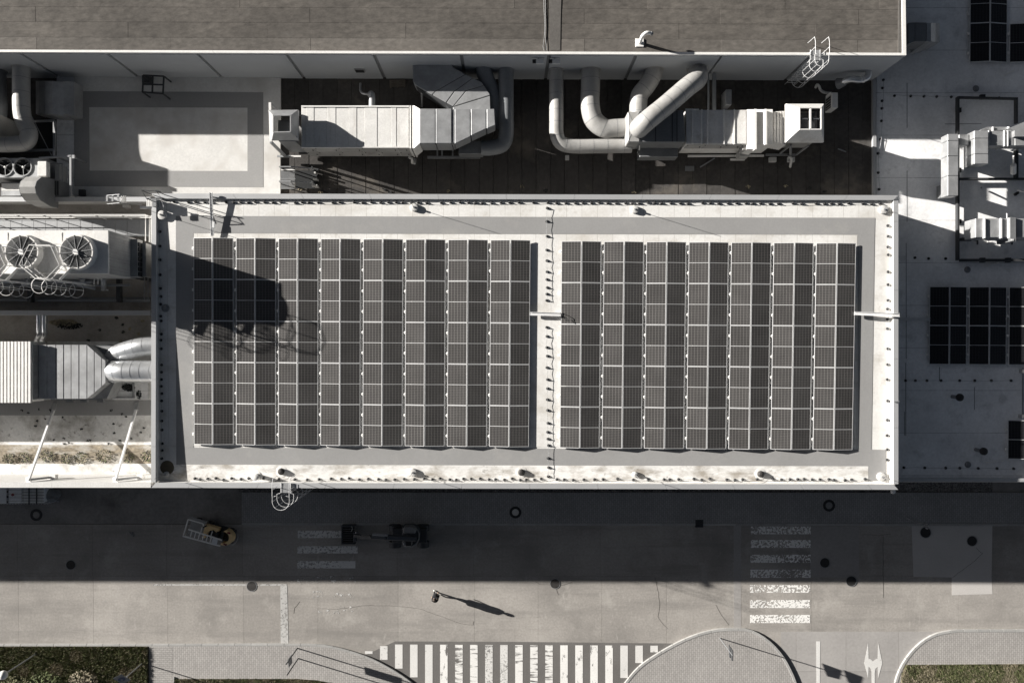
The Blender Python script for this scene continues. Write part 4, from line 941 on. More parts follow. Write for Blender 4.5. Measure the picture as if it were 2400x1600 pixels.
MB().box(q.x-.26, q.x+.26, q.y-.1, q.y-.02, q.z-.25, q.z+.15).build('frame', m_panelgrey, t)
for k in range(5): MB().box(q.x-.22, q.x+.22, q.y-.13, q.y-.09, q.z-.2+k*.07, q.z-.16+k*.07).build('slat', m_black, t)
t = T('exhaust_elbow', 'shiny steel elbow pipe on the grey wall near the hall corner', 'pipe', wallpt(2030, 168))
q = wallpt(2030, 166); MB().tube(smooth_path([q+Vector((.1, .05, 0)), q+Vector((.05, -.35, .05)), q+Vector((-.35, -.5, .05)), q+Vector((-.8, -.45, .0)), q+Vector((-1.1, -.5, -.3))]), .17, 12).build('bend', m_alu, t, smooth=True)
for k in range(2): MB().tube([q+Vector((-.15-.14*k, -.46, .05)), q+Vector((-.22-.14*k, -.48, .05))], .19, 12).build('band', m_white, t, smooth=True)
MB().tube([q+Vector((-1.0, -.5, -.25)), q+Vector((-1.25, -.5, -.55))], [.2, .3], 12).build('cowl', m_galvd, t, smooth=True)
# pallets and platforms
def crate(label, x, y, w_, d, z, rz, m, slats, name='wooden_pallet'):
    c = P(x, y, z); t = T(name, label, 'pallet' if 'pallet' in name else 'frame', c)
    ca, sa = math.cos(rz), math.sin(rz)
    def pt(u, v, h=0): return c+Vector((u*ca-v*sa, u*sa+v*ca, h))
    for k in range(slats):
        v = -d/2+d*(k+.5)/slats; MB().beam(pt(-w_/2, v, .12), pt(w_/2, v, .12), d/slats*.62, .025).build('slat', m, t)
    for u in (-w_/2+.05, 0, w_/2-.05): MB().beam(pt(u, -d/2, .05), pt(u, d/2, .05), .09, .1).build('runner', m, t)
    return t
crate('dark wooden pallet in shade against the hall wall, left of the angled duct', 932, 197, .85, .4, ZF, .03, m_wood, 4)
c = P(358, 198, ZL); t = T('support_frame', 'dark square steel frame standing against the hall wall on the light roof', 'frame', c)
for (a, b_) in (((336, 177), (384, 179)), ((334, 216), (382, 220)), ((336, 177), (334, 216)), ((384, 179), (382, 220)), ((358, 178), (357, 218)), ((336, 198), (383, 199))):
    MB().beam(P(*a, ZL+.9), P(*b_, ZL+.9), .07).build('bar', m_dark, t)
for a in ((336, 177), (384, 179), (334, 216), (382, 220)): MB().beam(P(*a, ZL+.9), Vector((P(*a, ZL+.9).x, P(*a, ZL+.9).y, ZL)), .06).build('leg', m_dark, t)
MB().box(c.x-.45, c.x-.05, c.y+.0, c.y+.4, ZL, ZL+.3).build('ballast_block', m_dark, t)
# grated access platform at the courtyard's left end
t = T('access_platform', 'small grated steel platform with side rails at the left end of the dark courtyard', 'platform', P(675, 420, ZF))
zp = 5.6
for k in range(14): MB().rect(659+k*2.3, 396, 660.2+k*2.3, 442, zp, zp-.04).build('grating_bar', m_steel, t)
for yy in (396, 418, 441): MB().rect(657, yy, 692, yy+1.5, zp+.01, zp-.1).build('cross_bar', m_steel, t)
for (y0, y1) in ((391, 399), (425, 437)):
    MB().beam(P(654, y0, 6.6), P(682, y0, 6.6), .06).build('top_rail', m_steel, t); MB().beam(P(682, y0, 6.6), P(733, y0+4, 6.2), .05).build('top_rail', m_steel, t)
    for px in (656, 682, 731): MB().beam(P(px, y0, 6.55), P(px+6, y1, ZF+.05), .045).build('post', m_steel, t)
MB().rect(659, 397, 691, 399, zp+.06, zp).build('toe_board', m_white, t); MB().rect(692, 400, 738, 442, ZF+.25, ZF+.2).build('landing', m_darker, t)
for k in range(6): MB().rect(733+random.uniform(-3, 3), 395+k*7.5, 745+random.uniform(-6, 3), 399+k*7.5, ZF+.25+random.uniform(0, .3), ZF).build('step_block', m_conc if k % 2 else m_dark, t)

# ------------------------------------------------------------------ upper left cluster
duct('round grey duct with a sunlit patch, rising from the upper left pit', [(50, 153, 6.3), (50, 200, 6.3), (51, 260, 6.3), (58, 290, 6.3), (68, 312, 6.3), (60, 333, 6.3), (30, 338, 6.3), (-40, 338, 6.3), (-150, 338, 6.3)], .42, m_lag)
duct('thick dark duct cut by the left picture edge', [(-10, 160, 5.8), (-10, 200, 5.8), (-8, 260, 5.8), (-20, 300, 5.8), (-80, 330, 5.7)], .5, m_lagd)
t = T('intake_cowl', 'curved sheet-metal cowl in shade right of the round duct', 'cowl', P(130, 235, ZF))
prof = [(84, 4.95), (92, 5.5), (106, 5.85), (123, 6.0), (150, 5.98), (174, 5.8)]
for i in range(len(prof)-1):
    (xa, a), (xb, b_) = prof[i], prof[i+1]
    MB().add([P(xa, 190, a), P(xb-.3, 190+(i > 2)*3, b_), P(xb-.3, 268+(i > 2)*3, b_), P(xa, 267, a)]+[Vector((v.x, v.y, 4.86)) for v in (P(xa, 190, a), P(xb-.3, 190, b_), P(xb-.3, 268, b_), P(xa, 267, a))],
             [(0, 1, 2, 3), (0, 4, 5, 1), (1, 5, 6, 2), (2, 6, 7, 3), (3, 7, 4, 0), (4, 7, 6, 5)]).build('curved_sheet', m_galv, t)
t = T('pit_frame', 'grey angle-iron frame round the dark pit at the upper left', 'frame', P(150, 380, ZF))
for a, b_, z, w_ in (((-60, 355), (128, 352), 5.6, .12), ((127, 352), (127, 365), 6.0, .1), ((92, 371), (168, 366), 6.4, .1), ((166, 366), (166, 461), 6.4, .1), ((128, 283), (128, 355), 5.4, .12), ((70, 285), (128, 283), 5.4, .1), ((173, 364), (173, 372), 6.4, .14)):
    MB().beam(P(*a, z), P(*b_, z), w_).build('bar', m_steel, t)
for a in ((166, 366), (166, 458), (127, 365)): MB().beam(P(*a, 6.4), Vector((P(*a, 6.4).x, P(*a, 6.4).y, ZF)), .08).build('post', m_steel, t)
MB().beam(P(70, 265, 6.2), P(121, 365, 5.4), .03).build('tie_rod', m_steel, t); MB().rect(86, 286, 131, 352, ZF-.06, ZF-.08).build('pit_shade_sheet', m_darker, t)  # near-black sheet paints the unlit depth of the pit
# condenser with axial fans
def fan_blades(parent, c, r, nb, m, hub, z, tw=.12):
    MB().cyl((c.x, c.y, z-.06), r*hub, .1, 16).build('hub', m, parent)
    for k in range(nb):
        a = 2*math.pi*k/nb+.3; pts0 = []; pts1 = []
        for f_, dw, dz in ((hub, .25, 0), (.45, .42, 0), (.8, .5, 0), (.97, .42, 0)):
            for s_, lst in ((-1, pts0), (1, pts1)):
                aa = a+s_*dw*.5+f_*.25; lst.append(Vector((c.x+r*f_*math.cos(aa), c.y+r*f_*math.sin(aa), z+s_*tw*.5)))
        n = len(pts0); vs = pts0+pts1+[v+Vector((0, 0, .012)) for v in pts0+pts1]
        fs = []
        for i in range(n-1): fs += [(i, i+1, n+i+1, n+i), (2*n+i, 3*n+i, 3*n+i+1, 2*n+i+1)]
        for i in range(n-1): fs += [(i, 2*n+i, 2*n+i+1, i+1), (n+i, n+i+1, 3*n+i+1, 3*n+i)]
        fs += [(0, n, 3*n, 2*n), (n-1, 3*n-1, 4*n-1, 2*n-1)]
        MB().add(vs, fs).build('blade', m, parent)
t = T('condenser_unit', 'grey condenser with black-bladed fans at the left picture edge, upper one', 'condenser', P(50, 392, ZF))
zc = 6.3
def deck_with_holes(name, parent, x0, x1, y0, y1, z, th, holes, r, m):
    """rectangular deck split into square cells, each with a round hole"""
    Y0 = P(0, y0, z).y; Y1 = P(0, y1, z).y; cx = [P(h[0], h[1], z) for h in holes]
    X0, X1 = P(x0, y0, z).x, P(x1, y0, z).x
    bounds = [X0]+[(cx[i].x+cx[i+1].x)/2 for i in range(len(cx)-1)]+[X1]
    for i, c in enumerate(cx):
        xa, xb = bounds[i], bounds[i+1]; n = 32; vs = []; fs = []
        for k in range(n):
            a = 2*math.pi*k/n; ca, sa = math.cos(a), math.sin(a)
            tx = ((xb-c.x)/ca if ca > 0 else (xa-c.x)/ca) if abs(ca) > 1e-6 else 1e9
            ty = ((Y0-c.y)/sa if sa > 0 else (Y1-c.y)/sa) if abs(sa) > 1e-6 else 1e9
            tt = min(tx, ty); vs += [(c.x+r*ca, c.y+r*sa, z), (c.x+tt*ca, c.y+tt*sa, z), (c.x+r*ca, c.y+r*sa, z-th), (c.x+tt*ca, c.y+tt*sa, z-th)]
        # corners
        ang = [2*math.pi*k/n for k in range(n)]
        for k in range(n):
            j = (k+1) % n; fs += [(4*k, 4*j, 4*j+1, 4*k+1), (4*k+2, 4*k+3, 4*j+3, 4*j+2), (4*k, 4*k+2, 4*j+2, 4*j), (4*k+1, 4*j+1, 4*j+3, 4*k+3)]
        mb = MB().add(vs, fs)
        for (qx, qy) in ((xb, Y0), (xa, Y0), (xa, Y1), (xb, Y1)):
            a = math.atan2(qy-c.y, qx-c.x) % (2*math.pi); k = int(a/(2*math.pi)*n) % n; j = (k+1) % n
            A_, B_ = Vector(vs[4*k+1]), Vector(vs[4*j+1]); o_ = len(mb.v)
            mb.add([A_, B_, (qx, qy, z), A_-Vector((0, 0, th)), B_-Vector((0, 0, th)), (qx, qy, z-th)], [(0, 1, 2), (3, 5, 4), (0, 2, 5, 3), (2, 1, 4, 5)])
        mb.build(name, m, parent)
deck_with_holes('fan_deck', t, -75, 108, 371, 416, zc, .1, [(-31, 391.5), (11, 391.5), (53.5, 391.5)], .44, m_galv)
for px in (11, 53.5):
    c = P(px, 391.5, zc); MB().ringband(c, .44, .49, -.02, .05, 32).build('fan_ring', m_galv, t, smooth=True)
    fan_blades(t, c, .42, 5, m_dark, .18, zc-.12)
    for a in (.6, 2.7, 4.8): MB().beam((c.x, c.y, zc-.03), (c.x+.44*math.cos(a), c.y+.44*math.sin(a), zc), .02).build('strut', m_steel, t)
    MB().cyl((c.x, c.y, zc-.05), .05, .08, 12).build('motor_cap', m_white, t)
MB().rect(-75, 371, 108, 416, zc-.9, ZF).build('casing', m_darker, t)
for (a, b_) in (((-75, 372), (108, 372)), ((-75, 415.5), (108, 415.5)), ((107.5, 372), (107.5, 415))):
    A_, B_ = P(*a, zc-.1), P(*b_, zc-.1); MB().hexa([Vector((v.x, v.y, ZF)) for v in (A_, B_, B_+Vector((.02, .02, 0)), A_+Vector((.02, .02, 0)))], [A_, B_, B_+Vector((.02, .02, 0)), A_+Vector((.02, .02, 0))]).build('side_panel', m_galv, t)
MB().rect(88, 378, 109, 413, zc+.25, zc-.1).build('coil_header', m_casing, t, bevel=.02)
MB().rect(129, 385, 139, 421, 5.9, 5.2).build('control_box', m_galv, t)
for a, b_ in (((110, 384), (147, 384)), ((146, 384), (147, 427)), ((120, 420), (146, 425))): MB().beam(P(*a, 6.0), P(*b_, 6.0), .06).build('pipe', m_steel, t)
# curved transfer duct over the low parapet
t = T('transfer_duct', 'arched light sheet-metal duct bending over the low parapet at left', 'duct', P(88, 450, ZF))
arcp = [(424, 5.6), (418, 6.5), (414.5, 7.2), (425, 7.65), (438, 7.8), (453.5, 7.7), (470, 7.3), (484, 6.4), (488, 5.7)]
def band(i):
    (ya, a), (yb, b_) = arcp[i], arcp[i+1]
    q = []
    for (yy, z) in ((ya, a), (yb, b_)):
        s_ = S(7.2); xL, xR = (62-NX)/s_, (97-NX)/s_; Y = (NY-yy)/S(z); q.append((Vector((xL, Y, z)), Vector((xR, Y, z))))
    dn = Vector((0, 0, -.05))
    return MB().hexa([q[0][0]+dn, q[0][1]+dn, q[1][1]+dn, q[1][0]+dn], [q[0][0], q[0][1], q[1][1], q[1][0]])
for i in range(len(arcp)-1): band(i).build('curved_sheet', m_lag, t)
s_ = S(7.2)
for px in (62, 97):
    X = (px-NX)/s_; o_ = [Vector((X, (NY-yy)/S(z), z)) for yy, z in arcp]; o2 = [v+Vector((.03 if px > 80 else -.03, 0, 0)) for v in o_]
    MB().hexa(o_, o2).build('cheek', m_galvd, t)
t = T('louvre_box', 'low square duct outlet with a lid coloured half lit under the condenser fans', 'duct', P(26, 443, ZF))
MB().rect(2, 427, 51, 459, 5.7, ZF).build('casing', m_galvd, t); MB().rect(4, 430.5, 49.5, 447, 5.74, 5.7).build('lid', m_casing, t); MB().rect(6, 447.4, 48, 458.5, 5.73, 5.7).build('lid', m_galv, t)  # white and grey lid pieces paint one half lit, the other shaded
t = T('cable_box', 'ribbed grey cabinet in shade right of the arched duct', 'cabinet', P(126, 440, ZF))
MB().rect(112, 422, 139, 459, 6.0, ZF).build('casing', m_galvd, t)
for k in range(4): MB().rect(114+k*6.5, 424, 117+k*6.5, 457, 6.05, 6.0).build('rib', m_dark, t)
tag(MB().rect(184, 444, 197, 458, ZF+.35, ZF).build('metal_plate', m_dark, loc=P(190, 451, ZF)), 'small dark slab leaning in the shade by the low parapet', 'slab')

# ------------------------------------------------------------------ cooling tower on the plant building
ZT = 10.13; SHR = .32
t = T('cooling_unit', 'large white cooling unit with round grilled fans on the left plant roof', 'cooling unit', P(120, 620, ZP))
fans = [(NX+(px-NX)*S(ZT)/S(ZT+SHR), NY+(590-NY)*S(ZT)/S(ZT+SHR)) for px in (-206, -78, 50, 178)]
deck_with_holes('fan_deck', t, -1000, 253.5, 540, 641, ZT, .12, fans, .72, m_casing)
Xe, Xw = P(253.5, 540, ZT).x, P(-1000, 540, ZT).x; Yn, Ys = P(0, 540, ZT).y, P(0, 641, ZT).y
zb = 7.3
MB().box(Xe-.03, Xe, Ys, Yn, zb, ZT-.12).build('end_panel', m_panelgrey, t); MB().box(Xw, Xe-.03, Yn-.03, Yn, zb, ZT-.12).build('side_panel', m_panelgrey, t); MB().box(Xw, Xe-.03, Ys, Ys+.03, zb, ZT-.12).build('side_panel', m_panelgrey, t)
MB().box(Xw, Xe-.04, Ys+.04, Yn-.04, zb, zb+.5).build('basin', m_darker, t)
for k in range(14):
    y = Ys+(Yn-Ys)*(k+.5)/14; MB().box(Xe, Xe+.018, y-.03, y+.03, zb, ZT-.14).build('rib', m_panelgrey, t)
me_ring = None
for i, (px, py) in enumerate(fans):
    c = P(px, py, ZT)
    MB().lathe((c.x, c.y, ZT), [(.86, 0), (.80, .2), (.80, SHR), (.74, SHR), (.72, -.1)], 40, cap=False).build('fan_shroud', m_casing, t, smooth=True)
    gm = MB()
    for r_ in [.12+.048*k for k in range(13)]: gm.tube([(c.x+r_*math.cos(a*math.pi/16), c.y+r_*math.sin(a*math.pi/16), ZT+SHR-.01) for a in range(32)], .008, 4, closed=True)
    gm.build('guard_rings', m_steel, t)
    for k in range(12):
        a = k*math.pi/6+.12; MB().beam((c.x+.08*math.cos(a), c.y+.08*math.sin(a), ZT+SHR+.01), (c.x+.79*math.cos(a), c.y+.79*math.sin(a), ZT+SHR+.01), .018, .02).build('guard_spoke', m_steel, t)
    MB().cyl((c.x, c.y, ZT+SHR-.01), .12, .1, 16).build('motor', m_frame, t)
    MB().box(c.x-.02, c.x+.14, c.y-.15, c.y-.02, ZT+SHR+.01, ZT+SHR+.1).build('terminal_box', m_white, t)
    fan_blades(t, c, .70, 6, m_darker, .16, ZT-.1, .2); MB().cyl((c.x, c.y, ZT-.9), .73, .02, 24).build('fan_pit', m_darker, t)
    # raised square cowl plate edges
    if i < 3:
        cc = P((px+fans[i+1][0])/2, 560, ZT); MB().box(cc.x-.45, cc.x+.45, Yn-.65, Yn-.1, ZT+.004, ZT+.02).build('deck_plate', m_casing, t)
MB().box(Xe+.03, Xe+.35, Ys+.05, Yn-.1, 7.3, 7.9).build('louvre_housing', m_panelgrey, t)
for k in range(7): MB().box(Xe+.36, Xe+.40, Ys+.1+k*(Yn-Ys-.3)/7, Ys+.05+(k+1)*(Yn-Ys-.3)/7, 7.0, 7.85).build('louvre', m_black, t)
MB().box(Xe+.42, Xe+.60, Ys+.1, Yn-.25, 6.6, 7.5).build('end_tray', m_panelgrey, t)
MB().box(Xw, Xe-2.6, Ys+.1, Yn-.1, ZP, zb-.21).build('sun_block', m_panelgrey, t)  # hidden block added under the deck to stop sun passing below
for x in (Xe-.3, Xe-3.2, Xe-6.1, Xe-9):
    for y in (Ys+.15, Yn-.15): MB().box(x-.08, x+.08, y-.08, y+.08, ZP, zb).build('leg', m_dark, t)
for y in (Ys+.1, Yn-.1): MB().box(Xw, Xe+.1, y-.08, y+.08, zb-.2, zb-.005).build('support_beam', m_dark, t)
# pipework in front of the unit
t = T('pipework', 'dark pipes and valves along the front of the white cooling unit', 'pipe', P(150, 680, ZP))
MB().tube([P(-330, 660, 7.2), P(215, 660, 7.2)], .1, 10).build('header_pipe', m_galv, t, smooth=True); MB().tube([P(-330, 672, 6.4), P(305, 668, 6.4)], .07, 8).build('header_pipe', m_steel, t, smooth=True)
for px in (66, 194, -62):
    MB().tube(smooth_path([P(px-4, 650, 7.6), P(px, 656, 7.3), P(px, 664, 6.9), P(px-9, 667, 6.6)]), .12, 10).build('riser', m_galv, t, smooth=True); MB().tube([P(px-8, 667, 6.6), P(px+30, 675, 6.3)], .11, 10).build('branch_pipe', m_galv, t, smooth=True)
MB().tube(smooth_path([P(243, 652, 7.0), P(243, 668, 6.7), P(243, 676, 6.2)]), .13, 10).build('riser', m_galv, t, smooth=True); MB().rect(236, 678, 252, 681, 6.0, 5.9).build('flange_plate', m_frame, t)
for px in (220.5, 229.5, 238): MB().beam(P(px, 643, 7.7), P(px, 666, 6.6), .05).build('hanger', m_white, t)
MB().tube([P(-330, 700, 5.5), P(352, 705, 5.5)], .08, 8).build('floor_pipe', m_steel, t); MB().rect(-330, 696, 352, 704, 5.3, 5.24).build('cable_tray', m_galvd, t)
# hexagonal guard rails and cage hoops between the fans
for i, dx in enumerate((0, -128)):
    t = T('guard_rail', 'white hexagonal guard rail with cage hoops between the '+('two visible grilled fans' if i == 0 else 'fans at the left picture edge'), 'railing', P(95+dx, 620, ZT))
    hexp = [(68, 574), (118, 574.5), (139, 621), (108, 653), (84, 653), (45, 620)]
    for z in (11.35, 10.95): MB().tube([P(x+dx, y, 11.35)*1 if z == 11.35 else Vector((P(x+dx, y, 11.35).x, P(x+dx, y, 11.35).y, z)) for x, y in hexp], .022, 6, closed=True).build('rail', m_white, t)
    for x, y in hexp: p = P(x+dx, y, 11.35); MB().tube([p, Vector((p.x, p.y, ZT))], .02, 6).build('post', m_white, t)
    for (xa, ya), (xb, yb) in ((hexp[4], hexp[5]), (hexp[2], hexp[3])):
        p, q = P(xa+dx, ya, 11.35), P(xb+dx, yb, 11.35); MB().hexa([Vector((p.x, p.y, ZT)), Vector((q.x, q.y, ZT)), Vector((q.x, q.y+.02, ZT)), Vector((p.x, p.y+.02, ZT))], [Vector((p.x, p.y, ZT+.25)), Vector((q.x, q.y, ZT+.25)), Vector((q.x, q.y+.02, ZT+.25)), Vector((p.x, p.y+.02, ZT+.25))]).build('kick_plate', m_casing, t)
    cc = P(92+dx, 669, 11.0)
    for z in (11.0, 10.2, 9.4, 8.6, 7.8): MB().tube([(cc.x+.36*math.sin(a*math.pi/12), cc.y+.36*math.cos(a*math.pi/12), z) for a in range(24)], .013, 5, closed=True).build('hoop', m_white, t)
    for a in (90, 270): MB().tube([(cc.x+.36*math.sin(math.radians(a)), cc.y+.36*math.cos(math.radians(a)), z) for z in (7.8, 11.0)], .012, 5).build('cage_bar', m_white, t)
    for s_ in (-1, 1): MB().tube([(cc.x+s_*.22, cc.y+.36, 6.2), (cc.x+s_*.22, cc.y+.36, 11.3)], .016, 6).build('ladder_rail', m_white, t)
    for k in range(15): MB().tube([(cc.x-.22, cc.y+.36, 6.3+k*.3), (cc.x+.22, cc.y+.36, 6.3+k*.3)], .012, 5).build('rung', m_white, t)
    MB().tube([P(50+dx, 655, 7.6), P(180+dx, 672, 7.0)], .025, 6).build('platform_edge', m_steel, t)
# catwalk with rails
t = T('catwalk', 'long grated catwalk with triple white rails above the cooling unit', 'catwalk', P(180, 515, ZP))
yk = 511; Yc = (NY-511)/S(6.1); Xr = (341-NX)/S(7.1)
for z in (7.1, 6.65, 6.2): MB().tube([(-42, Yc, z), (Xr, Yc, z), (Xr, Yc-1.35 if z > 6.3 else Yc-1.2, z)], .026, 6).build('rail', m_white, t)
x = Xr
while x > -34: MB().tube([(x, Yc, 7.1), (x, Yc, 5.7)], .022, 6).build('post', m_white, t); x -= 1.35
MB().tube([(Xr+.2, Yc, 6.9), (Xr+.2, Yc-1.4, 6.9)], .022, 6).build('rail', m_white, t)
for k in range(30):
    x1_ = Xr+.25-k*.62; MB().box(x1_-.6, x1_, Yc-.85, Yc-.03, 5.66, 5.7).build('grating_panel', m_steel, t)
for yy in (.02, .86): MB().box(-34, Xr+.25, Yc-yy-.04, Yc-yy, 5.55, 5.72).build('stringer', m_steel, t)
t = T('wall_ladder', 'grey ladder lying along the left side of the solar-panelled building', 'ladder', P(342, 665, ZP))
for px in (338.5, 347): MB().tube([P(px, 620, 6.4), P(px, 706, 6.4)], .022, 6).build('rail', m_steel, t)
for y in (621, 632, 683, 705): MB().tube([P(337, y, 6.4), P(352, y+1, 6.4)], .02, 6).build('rung', m_steel, t)
for px in (64, 272): MB().rect(px, 645, px+9, 708, 5.9, 5.6).build('cross_girder', m_dark, t)
# corner landing with guard rail
t = T('corner_landing', 'small railed landing at the top left corner of the solar-panelled roof', 'platform', P(355, 465, ZC))
zr = 8.75
cs_ = [(332, 446), (365, 447), (379, 464), (343, 465)]
q = [P(x, y, zr) for x, y in cs_]; MB().tube(q, .024, 6, closed=True).build('top_rail', m_dark, t)
for v in q: MB().tube([v, Vector((v.x, v.y, ZC-.02))], .022, 6).build('post', m_dark, t)
MB().tube([q[1], q[1]+Vector((.25, -.05, 0))], .03, 6).build('rail_end', m_dark, t)
q2 = [P(344, 467, 8.3), P(378, 468, 8.3), P(384, 485, 8.3)]; MB().tube(q2, .024, 6).build('mid_rail', m_steel, t)
for k in range(4): MB().beam(P(345+k*3.7, 468, 8.2), P(345+k*3.7, 484, 8.2), .05).build('tread', m_white, t)
MB().beam(P(328, 486, 8.1), P(356, 486, 7.9), .12).build('support_arm', m_white, t); MB().rect(356, 464, 366, 484, 8.0, 7.72).build('step_box', m_galvd, t)
t = T('step_over', 'short railed step-over crossing the low parapet left of the corner landing', 'steps', P(275, 465, ZP))
for k, px in enumerate((251, 264, 277)): MB().beam(P(px, 457.5, 6.9), P(px, 472, 6.9), .09, .05).build('tread', m_steel, t)
for yy in (456, 476): MB().tube([P(251, yy+2, 6.9), P(280, yy-.5, 7.6), P(332, yy+4, 6.9)], .015, 6).build('hand_rail', m_steel if yy > 460 else m_steel, t)
for px in (285, 290, 294): MB().tube([P(px, 459, 7.2), P(px+1, 476, 6.6)], .03, 6).build('post', m_white, t)
MB().rect(287, 479, 299, 486, 5.3, ZP).build('foot_block', m_conc, t)

# ------------------------------------------------------------------ lower left plant roof: ducts, hood, braces
t = T('ribbed_hood', 'bright ribbed metal hood at the left end of the lower duct', 'duct', P(20, 870, ZP))
zh = 7.4; x = -420; k = 0
while x < 71:
    MB().rect(x, 800, x+4.9, 943.5, zh, zh-.12).build('rib', m_rib, t); MB().rect(x+4.9, 800.5, x+8.1, 943, zh-.08, zh-.14).build('valley', m_panelgrey, t); x += 8.1
MB().rect(-420, 801, 70, 942, zh-.14, 6.0).build('casing', m_casing, t)
t = T('tapered_duct', 'seamed sheet-metal duct tapering right from the ribbed hood', 'duct', P(160, 870, ZP))
zv = 7.0; cx = [72, 90.5, 110, 131, 149, 167, 185, 204]
for i in range(7): MB().rect(cx[i]+.4, 807.5+(i > 0)*.3, cx[i+1]-.6, 936-(i > 0)*1.5, zv+(.015 if i % 2 else 0), 5.7).build('duct_section', m_galv, t, bevel=.015)
MB().ppx([(204.6, 808), (220.5, 822), (220.5, 921), (204.6, 934)], zv, 5.7).build('duct_section', m_galv, t, bevel=.015)
MB().ppx([(221.6, 823), (238, 838), (238, 906), (221.6, 920)], zv, 5.7).build('duct_section', m_galv, t, bevel=.015)
MB().ppx([(239, 839), (247, 844), (247.5, 897), (239, 905)], zv, 5.7).build('duct_section', m_galv, t, bevel=.015)
MB().ppx([(205, 808), (250, 808), (270, 812), (272, 845), (247, 844)], 6.4, 5.4).build('branch_plenum', m_galvd, t); MB().ppx([(206, 934), (247, 899), (268, 897), (250, 934)], 6.4, 5.4).build('branch_plenum', m_galv, t)
MB().rect(250, 845, 262, 897, 6.7, 5.5).build('branch_plenum', m_galvd, t)
for px in (154, 188, 227): MB().rect(px, 936, px+15, 943, 6.1, 5.9).build('bracket', m_galvd, t)
MB().beam(P(120, 936, 6.0), P(240, 935, 6.0), .07).build('support_rail', m_steel, t)
for px in (100, 180, 235):
    p = P(px, 925, 5.7); MB().box(p.x-.06, p.x+.06, p.y-.06, p.y+.06, ZP, 5.7).build('leg', m_steel, t)
def duct2(label, pts, r, m):
    q = smooth_path([P(x, y, z) for x, y, z in pts], 6); t = T('round_duct', label, 'duct', (q[0].x, q[0].y, ZP))
    MB().tube(q, r, 24).build('jacket', m, t, smooth=True)
    for i in range(3, len(q)-2, 4): d = (q[i+1]-q[i-1]).normalized()*.02; MB().tube([q[i]-d, q[i]+d], r*1.02, 24).build('band', m, t, smooth=True)
duct2('shiny round duct entering the solar-panelled building, lower of two', [(258, 871, 5.9), (268, 871, 6.5), (284, 870.5, 6.75), (310, 870.5, 6.8), (340, 870.5, 6.8), (372, 870.5, 6.8)], .56, m_alu)
duct2('shiny round duct entering the solar-panelled building, upper of two', [(262, 838, 5.9), (285, 826, 6.3), (310, 818, 6.5), (335, 812, 6.6), (372, 808, 6.6)], .5, m_alu)
t = T('pipe_pair', 'two parallel steel pipes dropping from the low parapet on the left roof', 'pipe', P(97, 770, ZP))
for px in (91.5, 104): MB().tube(smooth_path([P(px, 738, 5.8), P(px, 770, 5.7), P(px, 785, 5.6), P(px-5, 796, 5.3), P(px-5, 808, 5.2)]), .13, 12).build('pipe', m_alu, t, smooth=True)
MB().beam(P(84, 784, 5.9), P(102, 783, 5.9), .06).build('clamp', m_steel, t)
t = T('access_hatch', 'square roof hatch under the shiny ducts with dead leaves on it', 'hatch', P(290, 915, ZP))
MB().rect(263, 893, 346, 935, ZP+.25, ZP).build('kerb', m_greyroof, t)
for a, b_ in (((263, 894), (316, 894)), ((263, 931), (316, 931)), ((263.5, 894), (263.5, 931)), ((313, 894), (313, 931))): MB().beam(P(*a, ZP+.3), P(*b_, ZP+.3), .09).build('frame_bar', m_galv, t)
def litter(name, label, c, rx, ry, z, n, m, sz=.05, hh=.05):
    mb = MB()
    for _ in range(n):
        a = random.random()*6.28; r_ = math.sqrt(random.random()); p = P(c[0]+rx*r_*math.cos(a), c[1]+ry*r_*math.sin(a), z)+Vector((0, 0, random.uniform(.01, hh)))
        u = Vector((random.uniform(-1, 1), random.uniform(-1, 1), random.uniform(-.5, .5))).normalized()*sz*random.uniform(.5, 1.3); v = u.cross(Vector((random.uniform(-.5, .5), random.uniform(-.5, .5), 1))).normalized()*sz*.5
        mb.add([p-u, p+v, p+u, p-v], [(0, 1, 2, 3)])
    o = mb.build(name, m); tag(o, kind='stuff'); return o
litter('leaf_litter', '', (150, 756), 34, 7, ZP, 260, m_dry, .07, .06); litter('leaf_litter', '', (165, 764), 30, 7, ZP, 160, m_darker, .07, .05)
litter('leaf_litter', '', (302, 908), 14, 8, ZP+.26, 160, m_darker, .07, .08); litter('leaf_litter', '', (326, 925), 6, 10, ZP+.26, 60, m_darker, .06, .05)
for k in range(26): litter('leaf_litter', '', (random.uniform(10, 340), random.uniform(945, 1040)), 3, 2, ZP+.01, 9, m_darker, .05, .05)
for k in range(10): litter('leaf_litter', '', (random.uniform(190, 345), random.uniform(745, 800)), 4, 3, ZP+.01, 14, m_dry if k % 2 else m_darker, .06, .05)
for k in range(14): litter('debris', '', (random.uniform(700, 1950), random.uniform(432, 452)), 6, 3, ZF+.01, 10, m_dry if k % 2 else m_darker, .06, .06)
